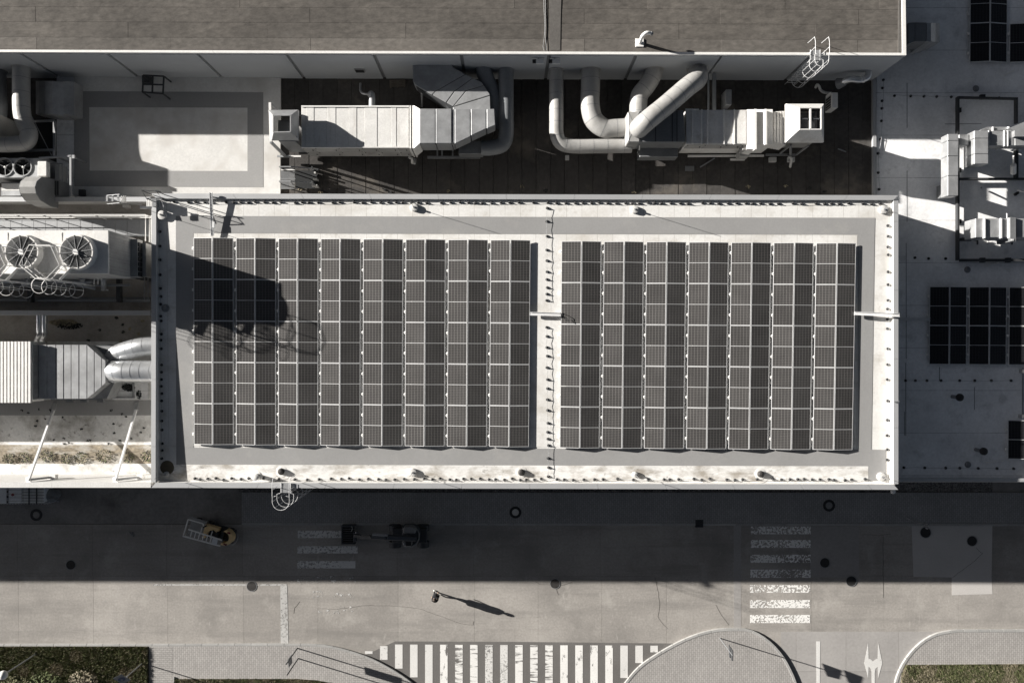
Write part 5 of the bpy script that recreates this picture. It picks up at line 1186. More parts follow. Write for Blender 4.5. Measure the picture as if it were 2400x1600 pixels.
# weeds in the roof gutter
wl_ = ['leftmost', 'second', 'third', 'fourth', 'fifth', 'sixth', 'seventh', 'eighth']
for i, (px, py, r_) in enumerate(((22, 1074, .34), (58, 1072, .34), (112, 1068, .40), (157, 1074, .34), (192, 1072, .38), (245, 1068, .46), (300, 1072, .34), (346, 1068, .36))):
    c = P(px, py, ZP); t = T('weed_plant', f"{wl_[i]+' of the' if i else 'leftmost of the'} dry weed tufts along the sunlit roof gutter, counted from the left", 'plant', c, 'weeds growing in the roof gutter')
    for m, nn in ((m_leaf, 36), (m_dry, 60), (m_darker, 80)):
        mb = MB()
        for _ in range(nn):
            a = random.random()*6.28; rr = r_*math.sqrt(random.random()); p = c+Vector((rr*1.0*math.cos(a), rr*.75*math.sin(a), random.uniform(.02, .22)*(1-rr/r_*.6)))
            u = Vector((math.cos(a)+random.uniform(-.6, .6), math.sin(a)+random.uniform(-.6, .6), random.uniform(-.2, .6))).normalized()*random.uniform(.04, .10); v = u.cross(Vector((0, 0, 1))).normalized()*random.uniform(.015, .03)
            mb.add([p-u*.3, p+u*.3+v, p+u, p+u*.3-v], [(0, 1, 2, 3)])
        mb.build('leaves', m, t)
    MB().tube([c, c+Vector((.02, .03, .2))], .01, 5).build('stem', m_bark, t)
# diagonal braces of the tall parapet
for i, (fx, tx) in enumerate(((128, 66), (321, 270))):
    t = T('parapet_brace', ('left' if i == 0 else 'right')+' one of two white diagonal props holding up the tall bottom parapet', 'brace', P(fx, 945, ZP), 'diagonal props of the tall parapet')
    a = P(fx, 944, ZP+.05); b_ = P(fx-3, 963, 5.5); c = P(tx, 1127, ZC-.15)
    MB().beam(a, b_, .22, .1).build('foot_plate', m_galv, t); MB().beam(b_-(c-b_)*.02, c, .10, .13).build('prop', m_frame, t); MB().beam(c+Vector((-.05, .2, -.1)), c+Vector((.05, -.15, 0)), .22, .1).build('head_plate', m_white, t)
    d0 = P(tx+60, 1117, 6.6); MB().beam(c+Vector((.05, .06, -.1)), d0, .1).build('side_strut', m_galv, t); MB().obox(d0, .3, .25, .3).build('anchor_block', m_white, t)

# unseen block and cylinder added outside the left edge to shadow the light roof
t = T('air_handling_unit', 'unseen grey block added beyond the left picture edge to shade the upper left pit', 'air handler', P(-150, 275, ZF))
MB().rect(-330, 252, -34, 318, 7.6, ZF).build('casing', m_panelgrey, t, bevel=.03)
p = P(-45, 300, ZF); MB().cyl(p, .75, 2.95, 28).build('shadow_cylinder', m_galvd, t, smooth=True)
seg_roof(t, -330, -34, 253, 317, 7.6, [-280, -230, -180, -130, -80], m_panelgrey)
# ------------------------------------------------------------------ annex roof plant
t = T('roof_duct', 'stepped sheet-metal duct with two tall lit boxes on the shaded right roof', 'duct', P(2290, 350, ZA))
def abox(parent, x0, y0, x1, y1, zt, zb, cuts=(), m=None, nm='duct_section', along='y'):
    cs = [y0 if along == 'y' else x0]+list(cuts)+[y1 if along == 'y' else x1]
    for i in range(len(cs)-1):
        r = (x0, cs[i]+.3, x1, cs[i+1]-.3) if along == 'y' else (cs[i]+.3, y0, cs[i+1]-.3, y1)
        MB().rect(*r, zt, zb).build(nm, m or m_galv, parent, bevel=.02)
abox(t, 2221, 314, 2246, 459, 6.9, 6.25, (330, 366, 412))
abox(t, 2248, 314.5, 2271, 341, 6.5, 5.9, ()); abox(t, 2283.5, 306, 2316.5, 384.5, 6.9, 6.2, (324.5, 361))
MB().rect(2295, 312, 2316, 380, 6.2, ZA+.1).build('drop_leg', m_galv, t); MB().rect(2228, 425, 2246, 455, 6.25, ZA+.1).build('drop_leg', m_galvd, t)
abox(t, 2318, 307, 2440, 341.5, 6.7, 6.0, (2353, 2361, 2378), along='x')
for px in (2317, 2354, 2362): MB().rect(px, 305.5, px+1.6, 342.5, 6.76, 5.98).build('flange', m_frame, t)
MB().ppx([(2300, 304), (2313, 297.5), (2362, 297.5), (2362, 305), (2300, 305)], 6.2, 5.6).build('side_branch', m_galv, t)
MB().rect(2327, 297, 2329, 307, 6.28, 6.1).build('flange', m_frame, t); MB().rect(2363, 296.5, 2366, 307, 6.28, 6.1).build('flange', m_frame, t)
MB().ppx([(2366, 300), (2400, 286), (2440, 280), (2440, 320), (2378, 320), (2378, 306)], 6.9, 6.0).build('elbow_box', m_galv, t)
for (px, py) in ((2300, 440), (2380, 345)): MB().tube([P(px, py, 5.0), P(px, py, 6.2)], .05, 6).build('leg', m_steel, t)
t = T('air_handling_unit', 'grey air handler with white flange strips at the right edge of the shaded roof', 'air handler', P(2330, 535, ZA))
abox(t, 2286, 512, 2450, 556.5, 6.6, 5.6, (2308, 2347, 2366, 2382), along='x', nm='casing')
for px in (2307, 2346, 2364.5): MB().rect(px, 511, px+3, 558, 6.7, 5.55).build('flange', m_frame, t)
MB().rect(2368, 509, 2381, 566, 6.75, 5.6).build('fan_section', m_galvd, t); MB().rect(2370, 560, 2376, 564, 6.78, 6.75).build('name_plate', m_frame, t)
MB().beam(P(2310, 562, 5.3), P(2450, 562, 5.3), .08).build('base_rail', m_steel, t); MB().beam(P(2250, 530, 5.3), P(2290, 530, 5.3), .06).build('pipe', m_steel, t); MB().beam(P(2265, 524, 5.5), P(2276, 518, 5.5), .14, .05).build('flap', m_white, t)
for px in (2291, 2372): MB().beam(P(px, 563, 5.3), P(px, 572, ZA), .07).build('leg', m_dark, t)
for (x0, y0) in ((2316, 565.5), (2346, 573)): MB().rect(x0, y0, x0+8, y0+2.5, ZA+.1, ZA).build('foot_block', m_white, t)
MB().tube([P(2360, 500, 6.3), P(2360, 511, 6.3)], .03, 5).build('conduit', m_steel, t)
t = T('steel_frame', 'dark steel beam frame round the ducts on the shaded right roof', 'frame', P(2310, 420, ZA))
for a, b_, w_ in (((2244, 228), (2244, 610), .11), ((2244, 229), (2382, 232), .09), ((2381, 230), (2381, 290), .09), ((2248, 420), (2440, 420), .1), ((2250, 610), (2440, 610), .14), ((2252, 561), (2290, 561), .16), ((2381, 345), (2381, 420), .14)):
    MB().beam(P(*a, ZA+.3), P(*b_, ZA+.3), w_, .22).build('beam', m_dark, t)
for a in ((2244, 260), (2244, 400), (2244, 520), (2300, 229), (2300, 610), (2360, 610)): p = P(*a, ZA); MB().box(p.x-.12, p.x+.12, p.y-.12, p.y+.12, ZA, ZA+.18).build('foot', m_black, t)
t = T('rooflight_post', 'white sunlit post beside the ducts at the right picture edge', 'post', P(2375, 395, ZA))
MB().beam(P(2375, 366, 6.6), P(2375, 386, 5.8), .06).build('rod', m_white, t); MB().tube([P(2375, 386, 5.9), P(2375, 406, 5.5)], .14, 10).build('sleeve', m_white, t, smooth=True)
t = T('ventilation_hood', 'grey sheet-metal hood against the hall end wall at upper right', 'vent', P(2165, 78, ZA))
MB().ppx([(2129, 54), (2144, 53), (2144, 97), (2129, 103)], 6.7, 5.8).build('duct_section', m_galvd, t); MB().ppx([(2145, 53), (2171, 53.5), (2171, 97), (2145, 97)], 6.7, 5.6).build('duct_section', m_galvd, t)
hp_ = [(2172, 6.7), (2182, 6.68), (2192, 6.45), (2200, 6.0), (2203, 5.5)]
for (xa, a), (xb, b_) in zip(hp_, hp_[1:]): MB().add([P(xa, 54, a), P(xb, 55, b_), P(xb, 98.5, b_), P(xa, 97, a)]+[Vector((P(xa, 54, a).x, P(xa, 54, a).y, 5.0)), Vector((P(xb, 55, b_).x, P(xb, 55, b_).y, 5.0)), Vector((P(xb, 98, b_).x, P(xb, 98.5, b_).y, 5.0)), Vector((P(xa, 97, a).x, P(xa, 97, a).y, 5.0))], [(0, 1, 2, 3), (4, 7, 6, 5), (0, 4, 5, 1), (1, 5, 6, 2), (2, 6, 7, 3), (3, 7, 4, 0)]).build('curved_sheet', m_galv, t)
for i, (px, py, l) in enumerate(((2231, 929, 'black vent pipe with square base in the middle of the shaded roof'), (2286, 1053, 'black vent pipe with square base near the bottom of the shaded roof'))):
    p = P(px, py, ZA); t = T('roof_vent', l, 'vent', p); MB().box(p.x-.26, p.x+.2, p.y-.2, p.y+.22, ZA, ZA+.03).build('base_plate', m_greyroof, t); MB().cyl(p, .1, .7, 16).build('pipe', m_galvd, t, smooth=True); MB().lathe(p+Vector((0, 0, .7)), [(.2, 0), (.2, .1), (.12, .16), (.02, .17)], 20).build('cap', m_black, t, smooth=True)
for (px, py, l) in ((2268, 1088, 'round grey drain beside the bottom wire feet of the shaded roof'), (2267, 632, 'dark roof drain below the steel frame on the shaded roof'), (2287, 208, 'dark blotched roof drain above the steel frame')):
    p = P(px, py, ZA); t = T('roof_drain', l, 'roof drain', p); MB().lathe(p, [(.18, 0), (.17, .03), (.12, .05), (.1, .12), (.02, .13)], 18).build('grate', m_galvd, t); MB().ringband(p, .18, .3, .004, .015, 20).build('flange', m_greyroof, t)
for (a, b_, l) in (((2353, 177), (2378, 165), 'pale rod lying on the shaded roof below the top right panels'), ((2307, 624), (2341, 616), 'pale rod lying on the shaded roof below the air handler'), ((2310, 1083.5), (2354, 1078.5), 'pale rod lying on the shaded roof left of the lone lower right panel')):
    tag(MB().beam(P(*a, ZA+.06), P(*b_, ZA+.06), .06, .05).build('rod', m_white, loc=P(*a, ZA)), l, 'rod')
tag(MB().tube(smooth_path([P(2440, 452, ZA+.3), P(2400, 449, ZA+.3), P(2384, 444, ZA+.2)]), .05, 6).build('hose', m_white, loc=P(2400, 448, ZA)), 'short white hose end at the right edge of the shaded roof', 'hose')
tag(MB().obox(P(2382.5, 454, ZA+.1), .22, .12, .15, .6).build('anchor_block', m_black, loc=P(2382, 454, ZA)), 'small black block beside the white hose end', 'block')
t = T('conduit', 'grey conduit running down the right edge toward the lone lower right panel', 'conduit', P(2397, 930, ZA))
MB().beam(P(2397, 860, ZA+.1), P(2397, 975, ZA+.1), .06).build('pipe', m_steel, t); MB().rect(2394, 866, 2400, 874, ZA+.2, ZA).build('junction_box', m_galv, t); MB().rect(2392, 971, 2399, 979, ZA+.2, ZA).build('junction_box', m_galv, t)
p = P(2093, 1151, 6.6); t = T('wall_lamp', 'white round lamp under the bottom right corner of the solar roof', 'lamp', p)
MB().lathe(p, [(.02, -.1), (.11, -.06), (.13, 0), (.11, .07), (.02, .1)], 16).build('globe', m_globe, t, smooth=True); MB().beam(p, p+Vector((0, .3, 0)), .04).build('arm', m_steel, t)
t = T('drip_spout', 'small spout on the right parapet of the solar roof', 'spout', P(2100, 940, ZC)); MB().beam(P(2095, 941, ZC+.04), P(2108, 940.5, ZC+.04), .05, .04).build('channel', m_steel, t)

# ------------------------------------------------------------------ covers in the road
def manhole(px, py, r, label, ring=False, m=None, z=.0, sq=False):
    p = P(px, py, z); t = T('manhole_cover', label, 'manhole cover', p)
    if ring:
        MB().ringband(p, r*.58, r, .0, .012, 36).build('ring', m_black, t); MB().cyl(p, r*.56, .014, 32).build('cover', m_conc if not m else m, t)
    else:
        MB().ringband(p, r*.92, r, .0, .02, 36).build('ring', m_steel, t); c = MB().cyl(p, r*.89, .014, 32).build('cover', m or m_iron, t)
        mb = MB()
        for k in range(-4, 5):
            hl = math.sqrt(max(0, (r*.8)**2-(k*r*.18)**2)); mb.box(p.x-hl, p.x+hl, p.y+k*r*.18-.012, p.y+k*r*.18+.012, .013, .022)
        mb.build('tread_ribs', m_iron, c)
m_shade = M('ring_core', (.2, .2, .2), .9)
manhole(1208, 1200, .355, 'manhole with thick black ring on the shaded footway, middle one', True, m_conc, .12)
manhole(1943, 1184, .36, 'manhole with thick black ring on the shaded footway, right of the flaking crossing', True, m_shade, .12)
manhole(85, 1206, .36, 'manhole with dark ring on the shaded left yard below the white tank', True, m_yard, .0)
manhole(166, 1323, .30, 'dark cover in the shaded road at far left', z=.0)
manhole(590, 1373, .31, 'grey-brown cover at the shadow edge by the faded lane line')
manhole(1301, 1367, .31, 'cracked cover at the shadow edge in the middle of the road')
manhole(1933, 1318, .31, 'black cover in the shaded road just right of the flaking crossing', z=.005, m=m_black)
manhole(1995, 1361, .33, 'black cover straddling the shadow edge right of the crossing', z=.005, m=m_black)
manhole(2169, 1247, .34, 'black cover beside the leaning pole at the footway edge', z=.006, m=m_black)
manhole(2278, 1267, .32, 'black cover on the pale concrete patch at right', z=.006, m=m_black)
p = P(1639, 1226, .12); t = T('storm_drain', 'square black gully grate at the footway kerb', 'drain', p)
MB().rect(1630, 1217.5, 1648, 1235, .135, .0).build('frame', m_black, t)
for k in range(5): MB().rect(1632+k*3.2, 1219, 1633.6+k*3.2, 1233, .145, .13).build('bar', m_dark, t)
tag(MB().tube(smooth_path([P(303, 1246, .03), P(307, 1252, .03), P(313, 1256, .03), P(309, 1250, .03), P(311, 1246, .03)]), .025, 5).build('plastic_strip', m_machl, loc=P(307, 1250, 0)), 'pale curled strip lying on the shaded road at left', 'litter')

# ------------------------------------------------------------------ white caged tank and sack
t = T('ibc_tank', 'white plastic liquid tank in a wire cage at the left facade', 'tank', P(45, 1160, 0))
xa, xb = P(-20, 1150, 1.15).x, P(102, 1150, 1.15).x
Y0, Y1 = P(0, 1180, 1.15).y, P(0, 1180, 1.15).y+1.0
for k, (x0, x1) in enumerate(((xa, xa+.85), (xa+.93, xb-1.3), (xb-1.25, xb))):
    MB().box(x0, x1, Y0+.03*k, Y1, .15, 1.08).build('bottle', m_plastic, t, bevel=.05)
MB().box(xa, xb, Y0, Y1, .0, .14).build('pallet', m_dark, t)
for k in range(4): MB().box(xa+.9, xb-1.28, Y0+.12+k*.22, Y0+.14+k*.22, 1.075, 1.095).build('moulded_rib', m_machl, t)
p = P(30.5, 1158.5, 1.1); MB().cyl(p, .085, .05, 18).build('filler_cap', m_red, t); MB().ringband(p, .085, .11, 0, .02).build('cap_ring', m_white, t)
n = 0
for k in range(22):
    x = xb-1.25+k*.06; MB().tube([(x, Y0-.02+.0, 1.12), (x, Y1, 1.12)], .009, 4).build('cage_wire', m_white, t)
for k in range(7): y = Y0+k*(Y1-Y0)/6; MB().tube([(xb-1.27, y, 1.13), (xb+.02, y, 1.13)], .012, 4).build('cage_bar', m_dark, t)
for x in (xb-.86, xb-.42): MB().beam((x, Y0-.03, 1.13), (x, Y1, 1.13), .07, .03).build('cage_strap', m_dark, t)
for x in [xa+k*.17 for k in range(20)]: MB().tube([(x, Y0-.03, .1), (x, Y0-.03, 1.1)], .01, 4).build('cage_wire', m_frame, t)
for k in range(3): MB().beam((xa+.87, Y0+.1+k*.3, 1.1), (xa+.95, Y0+.1+k*.3, 1.1), .12, .03).build('latch', m_dark, t)
p = P(125, 1157, 0); bm = []
t = T('woven_sack', 'slumped grey sack standing right of the white tank', 'sack', p)
pr = []
for k in range(9):
    z = k*.11; r_ = [.42, .46, .46, .44, .42, .4, .36, .3, .12][k]; pr.append([(p.x+r_*(1+.12*math.sin(3*a+k))*math.cos(a)*1.1, p.y+r_*(1+.15*math.cos(2*a+k*.7))*math.sin(a)*.9, z) for a in [2*math.pi*j/16 for j in range(16)]])
mb = MB(); vs = [v for r_ in pr for v in r_]; fs = [(i*16+j, i*16+(j+1) % 16, (i+1)*16+(j+1) % 16, (i+1)*16+j) for i in range(8) for j in range(16)]+[tuple(range(16))[::-1], tuple(8*16+j for j in range(16))]
mb.add(vs, fs).build('body', m_sack, t, smooth=True); MB().tube(smooth_path([(p.x+.2, p.y-.1, .8), (p.x+.5, p.y-.2, .7), (p.x+.55, p.y-.35, .45), (p.x+.35, p.y-.3, .3)]), .06, 7).build('lifting_strap', m_sack, t, smooth=True)

# ------------------------------------------------------------------ small platform truck with ladder on top
c = P(510, 1243, 0); ang = -math.radians(16.0)
t = T('platform_truck', 'tan ride-on warehouse truck carrying a ladder on its shaded cargo frame', 'truck', c)
ca, sa = math.cos(ang), math.sin(ang)
def Q(u, v, z): return Vector((c.x+u*ca-v*sa, c.y+u*sa+v*ca, z))
def qb(name, u0, u1, v0, v1, z0, z1, m, par=None, bevel=.03): return MB().prism([(p.x, p.y) for p in (Q(u0, v0, 0), Q(u1, v0, 0), Q(u1, v1, 0), Q(u0, v1, 0))], z0, z1).build(name, m, par or t, bevel=bevel)
m_bed = M('truck_bed', (.26, .265, .26), .7, var=.1, vs=3)
qb('cargo_bed', -1.55, -.62, -.50, .50, .35, .42, m_bed)
for (a, b_) in (((-1.55, -.5), (-1.55, .5)), ((-1.55, .5), (-.62, .5)), ((-1.55, -.5), (-.62, -.5)), ((-.62, .5), (-.55, .3))): MB().tube([Q(*a, 1.05), Q(*b_, 1.05)], .042, 6).build('frame_tube', m_white, t)
for a in ((-1.55, -.5), (-1.55, .5), (-.64, .5), (-.64, -.5)): MB().tube([Q(*a, .4), Q(*a, 1.05)], .025, 6).build('frame_post', m_frame, t)
qb('chassis', -.6, 1.15, -.42, .42, .12, .34, m_dark)
deck_pts = [(-.58, .38), (.28, .38), (.28, .14), (.12, .12), (-.05, .2), (-.25, .1), (-.38, -.14), (-.42, -.42), (-.58, -.42)]
MB().prism([(Q(u, v, 0).x, Q(u, v, 0).y) for u, v in deck_pts], .34, .72).build('side_cowl', m_yellow, t, bevel=.02)
qb('seat', -.28, .12, -.2, .14, .34, .6, m_black); qb('seat_back', .2, .32, -.25, .2, .34, .95, m_black); qb('battery_cover', .42, .62, -.3, .25, .34, .7, m_dark)
# horseshoe rear cowl
ho = [(.72+.52*math.cos(math.radians(a)), -.02+.46*math.sin(math.radians(a))) for a in range(-100, 101, 12)]; hi = [(.66+.36*math.cos(math.radians(a)), -.02+.34*math.sin(math.radians(a))) for a in range(100, -101, -12)]
for i in range(len(ho)-1):
    j = len(hi)-1-i; q = [ho[i], ho[i+1], hi[j-1], hi[j]]; 
mb = MB(); n_ = len(ho)
vs = [Q(u, v, .3) for u, v in ho]+[Q(u, v, .3) for u, v in hi[::-1]]+[Q(u, v, .86) for u, v in ho]+[Q(u, v, .88) for u, v in hi[::-1]]
fs = []
for i in range(n_-1): fs += [(i, i+1, 2*n_+i+1, 2*n_+i), (n_+i+1, n_+i, 3*n_+i, 3*n_+i+1), (2*n_+i, 2*n_+i+1, 3*n_+i+1, 3*n_+i), (i+1, i, n_+i, n_+i+1)]
fs += [(0, 2*n_, 3*n_, n_), (n_-1, 2*n_-1, 4*n_-1, 3*n_-1)]
mb.add(vs, fs).build('rear_cowl', m_yellow, t, smooth=True)
for a in (58, -62): u, v = .70+.45*math.cos(math.radians(a)), -.02+.41*math.sin(math.radians(a)); qb('lamp_recess', u-.1, u+.08, v-.04, v+.05, .86, .905, m_red, bevel=.0)
MB().tube([Q(1.42*math.cos(math.radians(a))*.33+.92, -.02+.52*math.sin(math.radians(a))-.02, .35) for a in range(-55, 40, 10)], .012, 5).build('bumper', m_frame, t)
MB().tube([Q(-.62, .3, 1.1), Q(-.6, -.15, 1.1)], .03, 6).build('mast_bar', m_frame, t); MB().tube([Q(0, .2, 1.0), Q(-.02, -.2, 1.0)], .03, 6).build('grab_bar', m_frame, t); MB().tube([Q(-.52, .33, .7), Q(-.52, .33, 1.15)], .05, 8).build('beacon', m_dark, t)
for a in ((-.45, .42), (-.45, -.42), (.85, .36), (.85, -.36), (-1.2, .4), (-1.2, -.4)):
    p = Q(*a, .16); d = Vector((-sa, ca, 0))*.06; MB().tube([p-d, p+d], .16, 16).build('wheel', m_black, t)
t = T('ladder', 'pale aluminium ladder lying on top of the tan warehouse truck', 'ladder', Q(-.2, -.35, 1.1))
for v0, v1 in ((-.5, -.44), (-.06, -.06)): MB().beam(Q(-1.35 if v0 > -.2 else -1.55, v0+(.03 if v0 > -.2 else 0), 1.13), Q(.72, v1-.04 if v0 > -.2 else v1-.02, 1.13), .075, .07).build('rail', m_white, t)
for k in range(6): u = -1.12+k*.24; MB().tube([Q(u, -.49, 1.12), Q(u, -.06, 1.12)], .034, 6).build('rung', m_white, t)
MB().prism([(p.x, p.y) for p in (Q(.18, -.47, 0), Q(.5, -.45, 0), Q(.5, -.12, 0), Q(.18, -.12, 0))], 1.13, 1.17).build('step_platform', m_plastic, t)

# ------------------------------------------------------------------ wheeled excavator with grab bucket (in shade)
c2 = P(945, 1255, 0); t = T('excavator', 'dark small wheeled excavator with long boom and slatted bucket in the shade', 'excavator', c2)
def ex(px, py, z): return P(px, py, z)
def er(nm, x0, y0, x1, y1, zt, zb, m, bevel=.03): return MB().rect(x0, y0, x1, y1, zt, zb).build(nm, m, t, bevel=bevel)
er('chassis', 920, 1238, 1000, 1272, .9, .45, m_dark)
for (px, py) in ((926, 1236), (926, 1274), (992, 1236), (992, 1274)):
    p = ex(px, py, .42); w_ = MB().tube([p-Vector((0, .17, 0)), p+Vector((0, .17, 0))], .36, 20).build('wheel', m_dark, t, smooth=True); MB().tube([p-Vector((0, .18, 0)), p+Vector((0, .18, 0))], .2, 14).build('rim', m_machine, w_)
body = [(943, 1233), (968, 1232), (978, 1238), (983.5, 1250), (982, 1264), (973, 1277), (963, 1282), (946, 1281), (943, 1274)]
MB().ppx(body, 1.7, .95).build('body', m_machine, t, bevel=.05)
MB().ppx([(945, 1235), (966, 1234), (974, 1240), (974, 1250), (945, 1250)], 2.35, 1.7).build('engine_cover', m_machl, t, bevel=.06)
MB().ppx([(943, 1268), (964, 1268), (964, 1281), (945, 1280)], 2.3, 1.7).build('cab', m_machl, t, bevel=.05); MB().ppx([(951, 1269), (964, 1269), (964, 1279), (951, 1279)], 2.32, 2.3).build('roof_window', m_darker, t)
MB().tube([ex(x, y, 1.75) for x, y in ((968, 1234), (977, 1239), (982.5, 1249), (982, 1262), (975, 1274), (964, 1281), (948, 1281))], .04, 6).build('edge_rail', m_machl, t)
MB().beam(ex(974, 1261, 2.2), ex(905, 1258.5, 2.9), .26, .34).build('boom', m_machine, t, bevel=.03); MB().beam(ex(906, 1258.5, 2.9), ex(872, 1257, 2.75), .24, .3).build('boom_section', m_machine, t, bevel=.03)
MB().tube([ex(909, 1253, 3.0), ex(873, 1251, 2.9)], .09, 10).build('cylinder', m_machl, t, smooth=True); MB().tube([ex(872, 1251, 2.9), ex(848, 1252, 2.5)], .045, 8).build('piston', m_dark, t)
MB().beam(ex(873, 1257.5, 2.75), ex(848, 1257, 1.7), .2, .24).build('dipper_arm', m_dark, t); MB().beam(ex(848, 1256, 1.7), ex(832, 1254, 1.0), .16, .2).build('linkage', m_dark, t)
for (x, y) in ((851, 1259), (836, 1247)): MB().tube([ex(x, y-1.5, 1.5), ex(x, y+1.5, 1.5)], .09, 10).build('pivot', m_machl, t)
MB().rect(828, 1248, 834, 1270, .75, .35).build('bucket_back', m_machine, t, bevel=.02)
for k in range(8): MB().rect(802, 1232.5+k*5.2, 829, 1235.3+k*5.2, .5, .2).build('bucket_slat', m_dark, t)
for y in (1232, 1274): MB().rect(801, y-1, 832, y+1, .62, .18).build('bucket_side', m_machine, t)
MB().rect(800, 1231, 802.5, 1275, .5, .2).build('bucket_lip', m_machine, t); MB().tube(smooth_path([ex(823, 1245, .8), ex(826, 1238, 1.0), ex(824, 1233, .9)]), .025, 5).build('hose', m_machl, t)

# ------------------------------------------------------------------ street furniture
def sun_px(px, py): return P(px, py, 0)
b0 = P(85, 1531, .12); t = T('globe_lamp', 'low post lamp with white globe on the lawn at bottom left', 'lamp', b0)
MB().tube([b0, b0+Vector((0, 0, 2.95))], .04, 8).build('pole', m_steel, t); MB().cyl(b0, .1, .06, 14).build('base', m_dark, t)
MB().lathe(b0+Vector((0, 0, 3.15)), [(.03, -.24), (.15, -.2), (.24, -.08), (.25, .03), (.2, .16), (.1, .23), (.01, .25)], 24).build('globe', m_globe, t, smooth=True); MB().cyl(b0+Vector((0, 0, 2.86)), .08, .08, 12).build('collar', m_steel, t)
def signpost(name, label, base, h, plates, m_post=m_steel, group=None, z0=.12):
    b0 = P(*base, z0); t = T(name, label, 'sign', b0, group); MB().tube([b0, b0+Vector((0, 0, h))], .032, 8).build('post', m_post, t)
    for (dz, w_, hh, rz, off) in plates:
        p = b0+Vector((off[0], off[1], h+dz)); d = Vector((math.cos(rz), math.sin(rz), 0)); n = Vector((-d.y, d.x, 0))*.012
        a = p-d*w_/2; b_ = p+d*w_/2
        MB().hexa([a-n-Vector((0, 0, hh/2)), b_-n-Vector((0, 0, hh/2)), b_+n-Vector((0, 0, hh/2)), a+n-Vector((0, 0, hh/2))], [a-n+Vector((0, 0, hh/2)), b_-n+Vector((0, 0, hh/2)), b_+n+Vector((0, 0, hh/2)), a+n+Vector((0, 0, hh/2))]).build('plate', m_machl, t)
    return t, b0
t, b0 = signpost('road_sign', 'tilted white sign with dark blue disc beside the lawn at bottom left', (334, 1553), 2.0, [])
p = b0+Vector((-.25, -.12, 2.05)); tl = Matrix.Rotation(math.radians(-52), 3, Vector((.85, .5, 0)).normalized())
R_ = Matrix.Rotation(math.radians(26), 3, 'Z'); 
def sp(u, v, w_): return p+R_ @ Vector((u, v*.75, v*.66+w_))
MB().hexa([sp(-.27, -.42, -.01), sp(.27, -.42, -.01), sp(.27, .42, -.01), sp(-.27, .42, -.01)], [sp(-.27, -.42, .01), sp(.27, -.42, .01), sp(.27, .42, .01), sp(-.27, .42, .01)]).build('plate', m_machl, t)
MB().hexa([sp(.2*math.cos(a), .2*math.sin(a), .012) for a in [2*math.pi*k/24 for k in range(24)]], [sp(.2*math.cos(a), .2*math.sin(a), .018) for a in [2*math.pi*k/24 for k in range(24)]]).build('disc', m_blue, t)
MB().hexa([sp(-.03+u, v, .0185) for u, v in ((-.05, -.12), (.05, -.12), (.05, .02), (-.05, .02))], [sp(-.03+u, v, .022) for u, v in ((-.05, -.12), (.05, -.12), (.05, .02), (-.05, .02))]).build('pictogram', m_machl, t)
MB().tube([b0+Vector((0, 0, 1.98)), p], .02, 6).build('bracket', m_steel, t)
b1 = P(697, 1518, .12); b2 = P(699, 1542, .12)
t = T('road_sign', 'edge-on direction board on two dark posts on the pavement', 'sign', b1)
hh = 2.45
for b_ in (b1, b2): MB().tube([b_, b_+Vector((0, 0, hh))], .035, 8).build('post', m_dark, t)
sd2 = Vector((sd.x, sd.y, 0)).normalized()
m_ = (b1)+Vector((0, 0, 1.95)); nY = Vector((0, 1, 0))
a = b1+Vector((-.0, .02, 0)); b_ = b2
MB().hexa([a+Vector((-.015, .1, 1.35)), a+Vector((.015, .1, 1.35)), b_+Vector((.015, .28, 1.35)), b_+Vector((-.015, .28, 1.35))], [a+Vector((-.015, .1, 2.1)), a+Vector((.015, .1, 2.1)), b_+Vector((.015, .28, 2.1)), b_+Vector((-.015, .28, 2.1))]).build('board', m_machl, t)
b3 = P(1687, 1494.6, .13); t = T('road_sign', 'edge-on sign on a white post at the tip of the traffic island', 'sign', b3)
MB().tube([b3, b3+Vector((0, 0, 2.75))], .03, 8).build('post', m_machl, t)
for z0, z1, w_ in ((1.95, 2.35, .34), (2.38, 2.78, .34)): MB().hexa([b3+Vector((-.02, -w_, z0+.1)), b3+Vector((.02, -w_, z0+.1)), b3+Vector((.02, w_, z0)), b3+Vector((-.02, w_, z0))], [b3+Vector((-.02, -w_*.9, z1-.05)), b3+Vector((.02, -w_*.9, z1-.05)), b3+Vector((.02, w_*.8, z1)), b3+Vector((-.02, w_*.8, z1))]).build('plate', m_dark, t)
b4 = P(2126, 1213, .12); t = T('sensor_pole', 'thin dark pole with a cluster of fittings at the shaded footway edge', 'pole', b4)
MB().tube([b4, b4+Vector((0, 0, 2.15))], .035, 8).build('pole', m_steel, t); 
for (dx, dy, dz) in ((.12, .06, 2.1), (-.12, .03, 2.0), (.05, -.12, 2.15), (-.02, .12, 1.95)): MB().lathe(b4+Vector((dx, dy, dz)), [(.02, -.06), (.07, -.04), (.08, .03), (.03, .07)], 10).build('fitting', m_machl, t, smooth=True)
MB().beam(b4+Vector((-.2, .05, 2.02)), b4+Vector((.2, .02, 2.1)), .04).build('cross_arm', m_steel, t)
